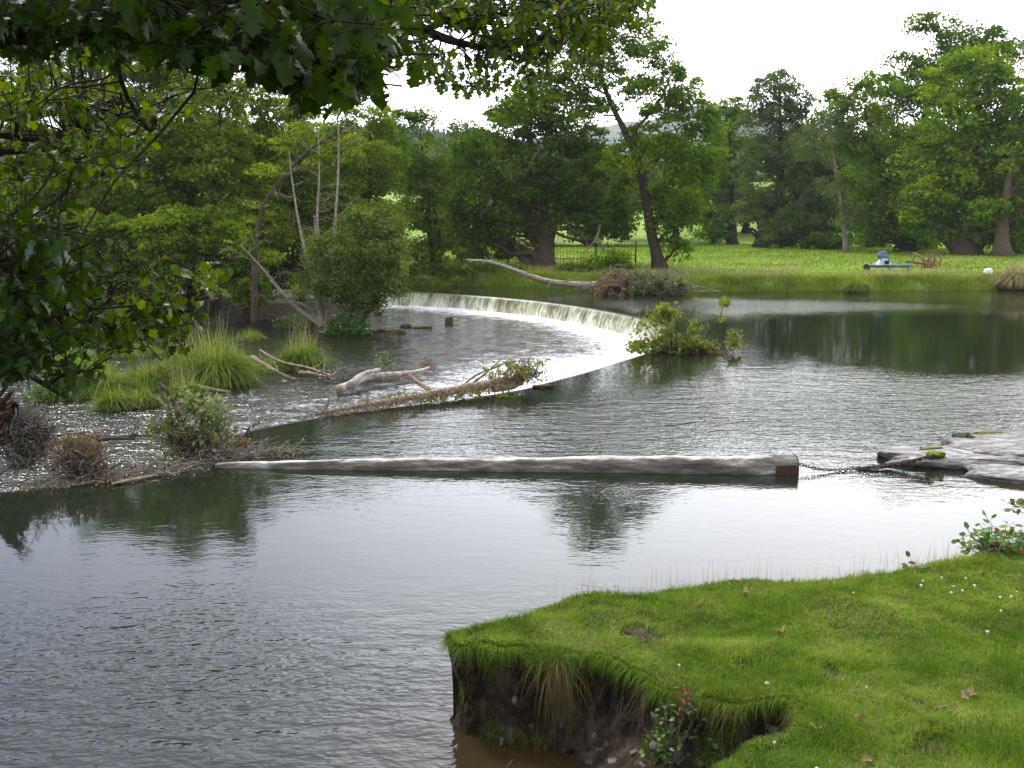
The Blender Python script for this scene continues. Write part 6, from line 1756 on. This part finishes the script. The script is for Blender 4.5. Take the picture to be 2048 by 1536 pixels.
blobs = [  # px,py,rx,ry,D,count of twigs,leaf length
    (330, 35, 120, 45, 3.2, 52, .13), (520, 50, 130, 60, 3.1, 80, .135), (680, 60, 90, 60, 3.1, 62, .135), (570, 130, 60, 40, 3.0, 26, .14), (700, 150, 45, 45, 3.0, 26, .14), (400, 85, 60, 40, 3.1, 22, .13), (330, 100, 30, 30, 3.2, 8, .12),
    (620, 175, 30, 25, 3.0, 8, .14), (120, 20, 130, 36, 3.6, 60, .12), (30, 60, 60, 45, 3.7, 22, .12), (200, 60, 70, 40, 3.8, 26, .11), (30, 20, 60, 40, 3.6, 20, .12),
    (100, 110, 70, 30, 5.0, 26, .11), (20, 190, 50, 40, 4.8, 20, .11), (90, 210, 60, 30, 5.0, 26, .11), (50, 250, 60, 40, 5.0, 26, .11), (190, 205, 50, 30, 5.4, 18, .11), (310, 230, 42, 40, 4.9, 26, .11), (60, 330, 60, 30, 5.0, 26, .11), (180, 310, 70, 26, 5.3, 26, .11), (210, 355, 50, 26, 5.4, 20, .11), (110, 350, 50, 30, 5.2, 18, .11), (250, 290, 36, 20, 5.3, 8, .11), (220, 130, 40, 26, 4.6, 10, .11), (20, 375, 40, 20, 5.0, 10, .11),
    (60, 480, 90, 40, 3.5, 22, .13), (50, 560, 100, 45, 3.5, 40, .13), (150, 560, 50, 40, 3.8, 22, .12), (30, 640, 70, 45, 3.5, 34, .13), (120, 620, 60, 35, 4.0, 24, .12), (20, 730, 34, 40, 3.4, 15, .13), (80, 700, 40, 25, 3.8, 10, .12),
    (230, 650, 50, 22, 4.5, 18, .11), (310, 620, 40, 25, 4.7, 18, .11), (340, 650, 36, 22, 4.8, 14, .11), (420, 570, 26, 26, 5.0, 10, .11), (270, 670, 40, 25, 4.6, 14, .11), (130, 760, 36, 26, 3.9, 10, .11), (200, 690, 50, 20, 4.4, 12, .11), (290, 590, 26, 18, 4.6, 6, .11), (350, 690, 26, 20, 4.8, 6, .1), (160, 650, 40, 30, 4.2, 14, .12),
    (800, 20, 60, 25, 5.2, 22, .12), (900, 20, 80, 30, 5.7, 40, .12), (1000, 40, 90, 36, 6.1, 48, .12), (1100, 40, 80, 46, 6.5, 46, .12), (1190, 30, 70, 40, 6.9, 34, .12), (1270, 5, 50, 16, 7.0, 16, .12), (1020, 110, 60, 28, 6.2, 20, .12), (1100, 110, 50, 24, 6.6, 16, .12), (840, 130, 22, 22, 5.2, 7, .12), (880, 150, 26, 16, 5.3, 6, .12), (940, 175, 18, 14, 5.7, 4, .12), (1000, 175, 26, 20, 6.2, 7, .12), (820, 95, 26, 14, 5.3, 3, .12), (960, 120, 26, 14, 5.9, 5, .12), (780, 60, 26, 40, 4.2, 8, .12), (1180, 90, 40, 30, 6.9, 12, .12), (1050, 165, 22, 20, 6.3, 5, .12),
    (500, -90, 300, 50, 3.8, 50, .13), (-120, 300, 90, 200, 4.2, 40, .12), (-120, 600, 90, 150, 3.6, 30, .12), (1000, -90, 250, 60, 6.2, 60, .12),
]
allP = np.vstack([p for p in LP.values()])
for (px, py, rx, ry, D, nt_, L0) in blobs:
    sc = D / F; py -= 8 if py > 100 else 0; c0 = Q(px, py, D); nt2 = int(nt_ * (2.1 if px > 400 or py < 90 else (.9 if py < 420 else 1.45))); L0 *= .49; shade_tint = .45 if D < 4.05 else 1.4  # painted shade: near boughs get a darker leaf tint, farther ones lighter
    for q in range(nt2):
        a = rng.random() * 6.283; r = math.sqrt(rng.random())
        e = Q(px + rx * r * math.cos(a), py + ry * r * math.sin(a), D + rng.normal() * .28)
        dirn = unit(np.array([rng.normal() * .8, rng.normal() * .6, rng.uniform(-1.0, .15)]))
        ln = rng.uniform(.10, .22); s0 = e - dirn * ln
        if q % 3 == 0:   # join this twig back to the closest limb
            dd = np.linalg.norm(allP - s0, axis=1); j = int(np.argmin(dd))
            if dd[j] < 1.1: tw.tube(curve_pts(allP[j], s0, 6, sag=-.05 * dd[j], wig=.02), np.linspace(.006, .003, 6), 4, .4, cap=False)
        tw.tube(np.array([s0, (s0 + e) / 2 + [0, 0, .01], e]), [.003, .0025, .0015], 4, .4, cap=False)
        m_ = rng.integers(4, 7); t_ = np.linspace(.25, 1, m_)
        B = s0 + np.outer(t_, e - s0)
        ld = unit(dirn * .6 + rng.normal(size=(m_, 3)) * .8 + [0, 0, -.55])
        pet = B + ld * .02
        lobed(mf, pet, ld, unit(rng.normal(size=(m_, 3)) * .7 + [0, -.25, 1.0]), L0 * rng.uniform(.6, 1.1, m_), np.clip(rng.random(m_) * .6 + .5 * rng.random(), 0, 1) * shade_tint)
# upper crown, overhead and out of the frame, which shades the boughs below
nu = 7000
Pu = np.c_[rng.uniform(-6.5, 1.2, nu), rng.uniform(0.5, 4.6, nu), rng.uniform(0, 1, nu)]
zt = H + .32 * Pu[:, 1] + .5; Pu[:, 2] = zt + rng.uniform(.2, 2.2, nu) + .5 * fbm(Pu[:, 0], Pu[:, 1], 200)
Pu = Pu[fbm(Pu[:, 0] * 1.3, Pu[:, 1] * 1.3, 201) > .34]
lobed(mf, Pu, unit(rng.normal(size=(len(Pu), 3)) + [0, 0, -.4]), unit(rng.normal(size=(len(Pu), 3)) * .5 + [0, 0, 1.]), rng.uniform(.12, .22, len(Pu)), rng.random(len(Pu)))
for k_ in range(16):
    j = rng.integers(len(tr) // 2, len(tr)); e = Pu[rng.integers(0, len(Pu))]
    mt.tube(curve_pts(tr[j], e, 10, sag=-.2, wig=.05), np.linspace(.08, .012, 10), 6, .4)
mt.build('limbs', M['bark'], ov, smooth=True)
tw.build('twigs', M['bark'], ov)
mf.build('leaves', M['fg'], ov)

# ------------------------------------------------------------------ haze
hz = MB(); hz.box((20, 460, 130), (1500, 1000, 290))
m, nt, out = newmat('thin haze')
v = nd(nt, 'ShaderNodeVolumePrincipled'); v.inputs['Color'].default_value = (.80, .88, 1.0, 1); v.inputs['Density'].default_value = .00016
nt.links.new(v.outputs[0], out.inputs['Volume'])
USE_HAZE = True

# ------------------------------------------------------------------ light
EL, AZ = R(54), R(-42)     # azimuth measured from +Y towards +X
sd_ = np.array([math.sin(AZ) * math.cos(EL), math.cos(AZ) * math.cos(EL), math.sin(EL)])
sun = bpy.data.lights.new('sun', 'SUN'); sun.energy = 2.6; sun.angle = R(10); sun.color = (1, .955, .88)
so = bpy.data.objects.new('sun', sun); COL.objects.link(so)
so.rotation_euler = Vector(-sd_).to_track_quat('-Z', 'Y').to_euler(); so.location = (0, 0, 30)
w = bpy.data.worlds.new('World'); S.world = w; w.use_nodes = True
nt = w.node_tree; nt.nodes.clear()
wo = nt.nodes.new('ShaderNodeOutputWorld'); bg = nt.nodes.new('ShaderNodeBackground')
sky = nt.nodes.new('ShaderNodeTexSky'); sky.sky_type = 'NISHITA'; sky.sun_disc = False; sky.sun_elevation = EL; sky.sun_rotation = AZ
sky.dust_density = 2.0
tc = nt.nodes.new('ShaderNodeTexCoord')
gen = tc.outputs['Generated']
cl = noise(nt, 1.6, 5, .55, vec=gen, sc=(1, 1, 2.2))
dotn = nt.nodes.new('ShaderNodeVectorMath'); dotn.operation = 'DOT_PRODUCT'
nrmz = nt.nodes.new('ShaderNodeVectorMath'); nrmz.operation = 'NORMALIZE'; nt.links.new(gen, nrmz.inputs[0])
gd = unit(np.array([.22, .92, .34])); dotn.inputs[1].default_value = tuple(gd); nt.links.new(nrmz.outputs[0], dotn.inputs[0])
glow = ramp(nt, [(0.0, (0, 0, 0)), (0.70, (.06, .06, .06)), (0.9, (.45, .45, .45)), (1.0, (1, 1, 1))], dotn.outputs['Value']).outputs[0]
dl = nt.nodes.new('ShaderNodeVectorMath'); dl.operation = 'DOT_PRODUCT'; dl.inputs[1].default_value = tuple(unit(np.array([-.42, .72, .50]))); nt.links.new(nrmz.outputs[0], dl.inputs[0])
dark_l = ramp(nt, [(.66, (0, 0, 0)), (.95, (1, 1, 1))], dl.outputs['Value']).outputs[0]
cf = math_(nt, 'SUBTRACT', math_(nt, 'ADD', math_(nt, 'MULTIPLY', cl, .6), .36), math_(nt, 'MULTIPLY', dark_l, .42))
clouds = ramp(nt, [(0.22, (3.9, 4.4, 7.3)), (0.45, (6.6, 7.0, 8.4)), (0.75, (10.8, 10.8, 11.3))], cf).outputs[0]
add = nt.nodes.new('ShaderNodeMix'); add.data_type = 'RGBA'; add.blend_type = 'ADD'; add.inputs[0].default_value = 1
gs = nt.nodes.new('ShaderNodeMix'); gs.data_type = 'RGBA'; gs.blend_type = 'MULTIPLY'; gs.inputs[0].default_value = 1
gs.inputs[7].default_value = (24, 24, 24.5, 1); nt.links.new(glow, gs.inputs[6])
nt.links.new(clouds, add.inputs[6]); nt.links.new(gs.outputs[2], add.inputs[7])
nt.links.new(mixc(nt, .9, sky.outputs[0], add.outputs[2]), bg.inputs['Color'])
bg.inputs['Strength'].default_value = .12
nt.links.new(bg.outputs[0], wo.inputs['Surface'])
if USE_HAZE:
    o = hz.build('haze', m); o['kind'] = 'stuff'

S.view_settings.view_transform = 'Standard'; S.view_settings.look = 'None'
S.view_settings.exposure = 0.62; S.view_settings.gamma = 1
S.cycles.max_bounces = 6; S.cycles.diffuse_bounces = 3; S.cycles.glossy_bounces = 3; S.cycles.transmission_bounces = 3
S.cycles.volume_bounces = 0; S.cycles.transparent_max_bounces = 4
S.cycles.use_denoising = True
S.cycles.sample_clamp_indirect = 6
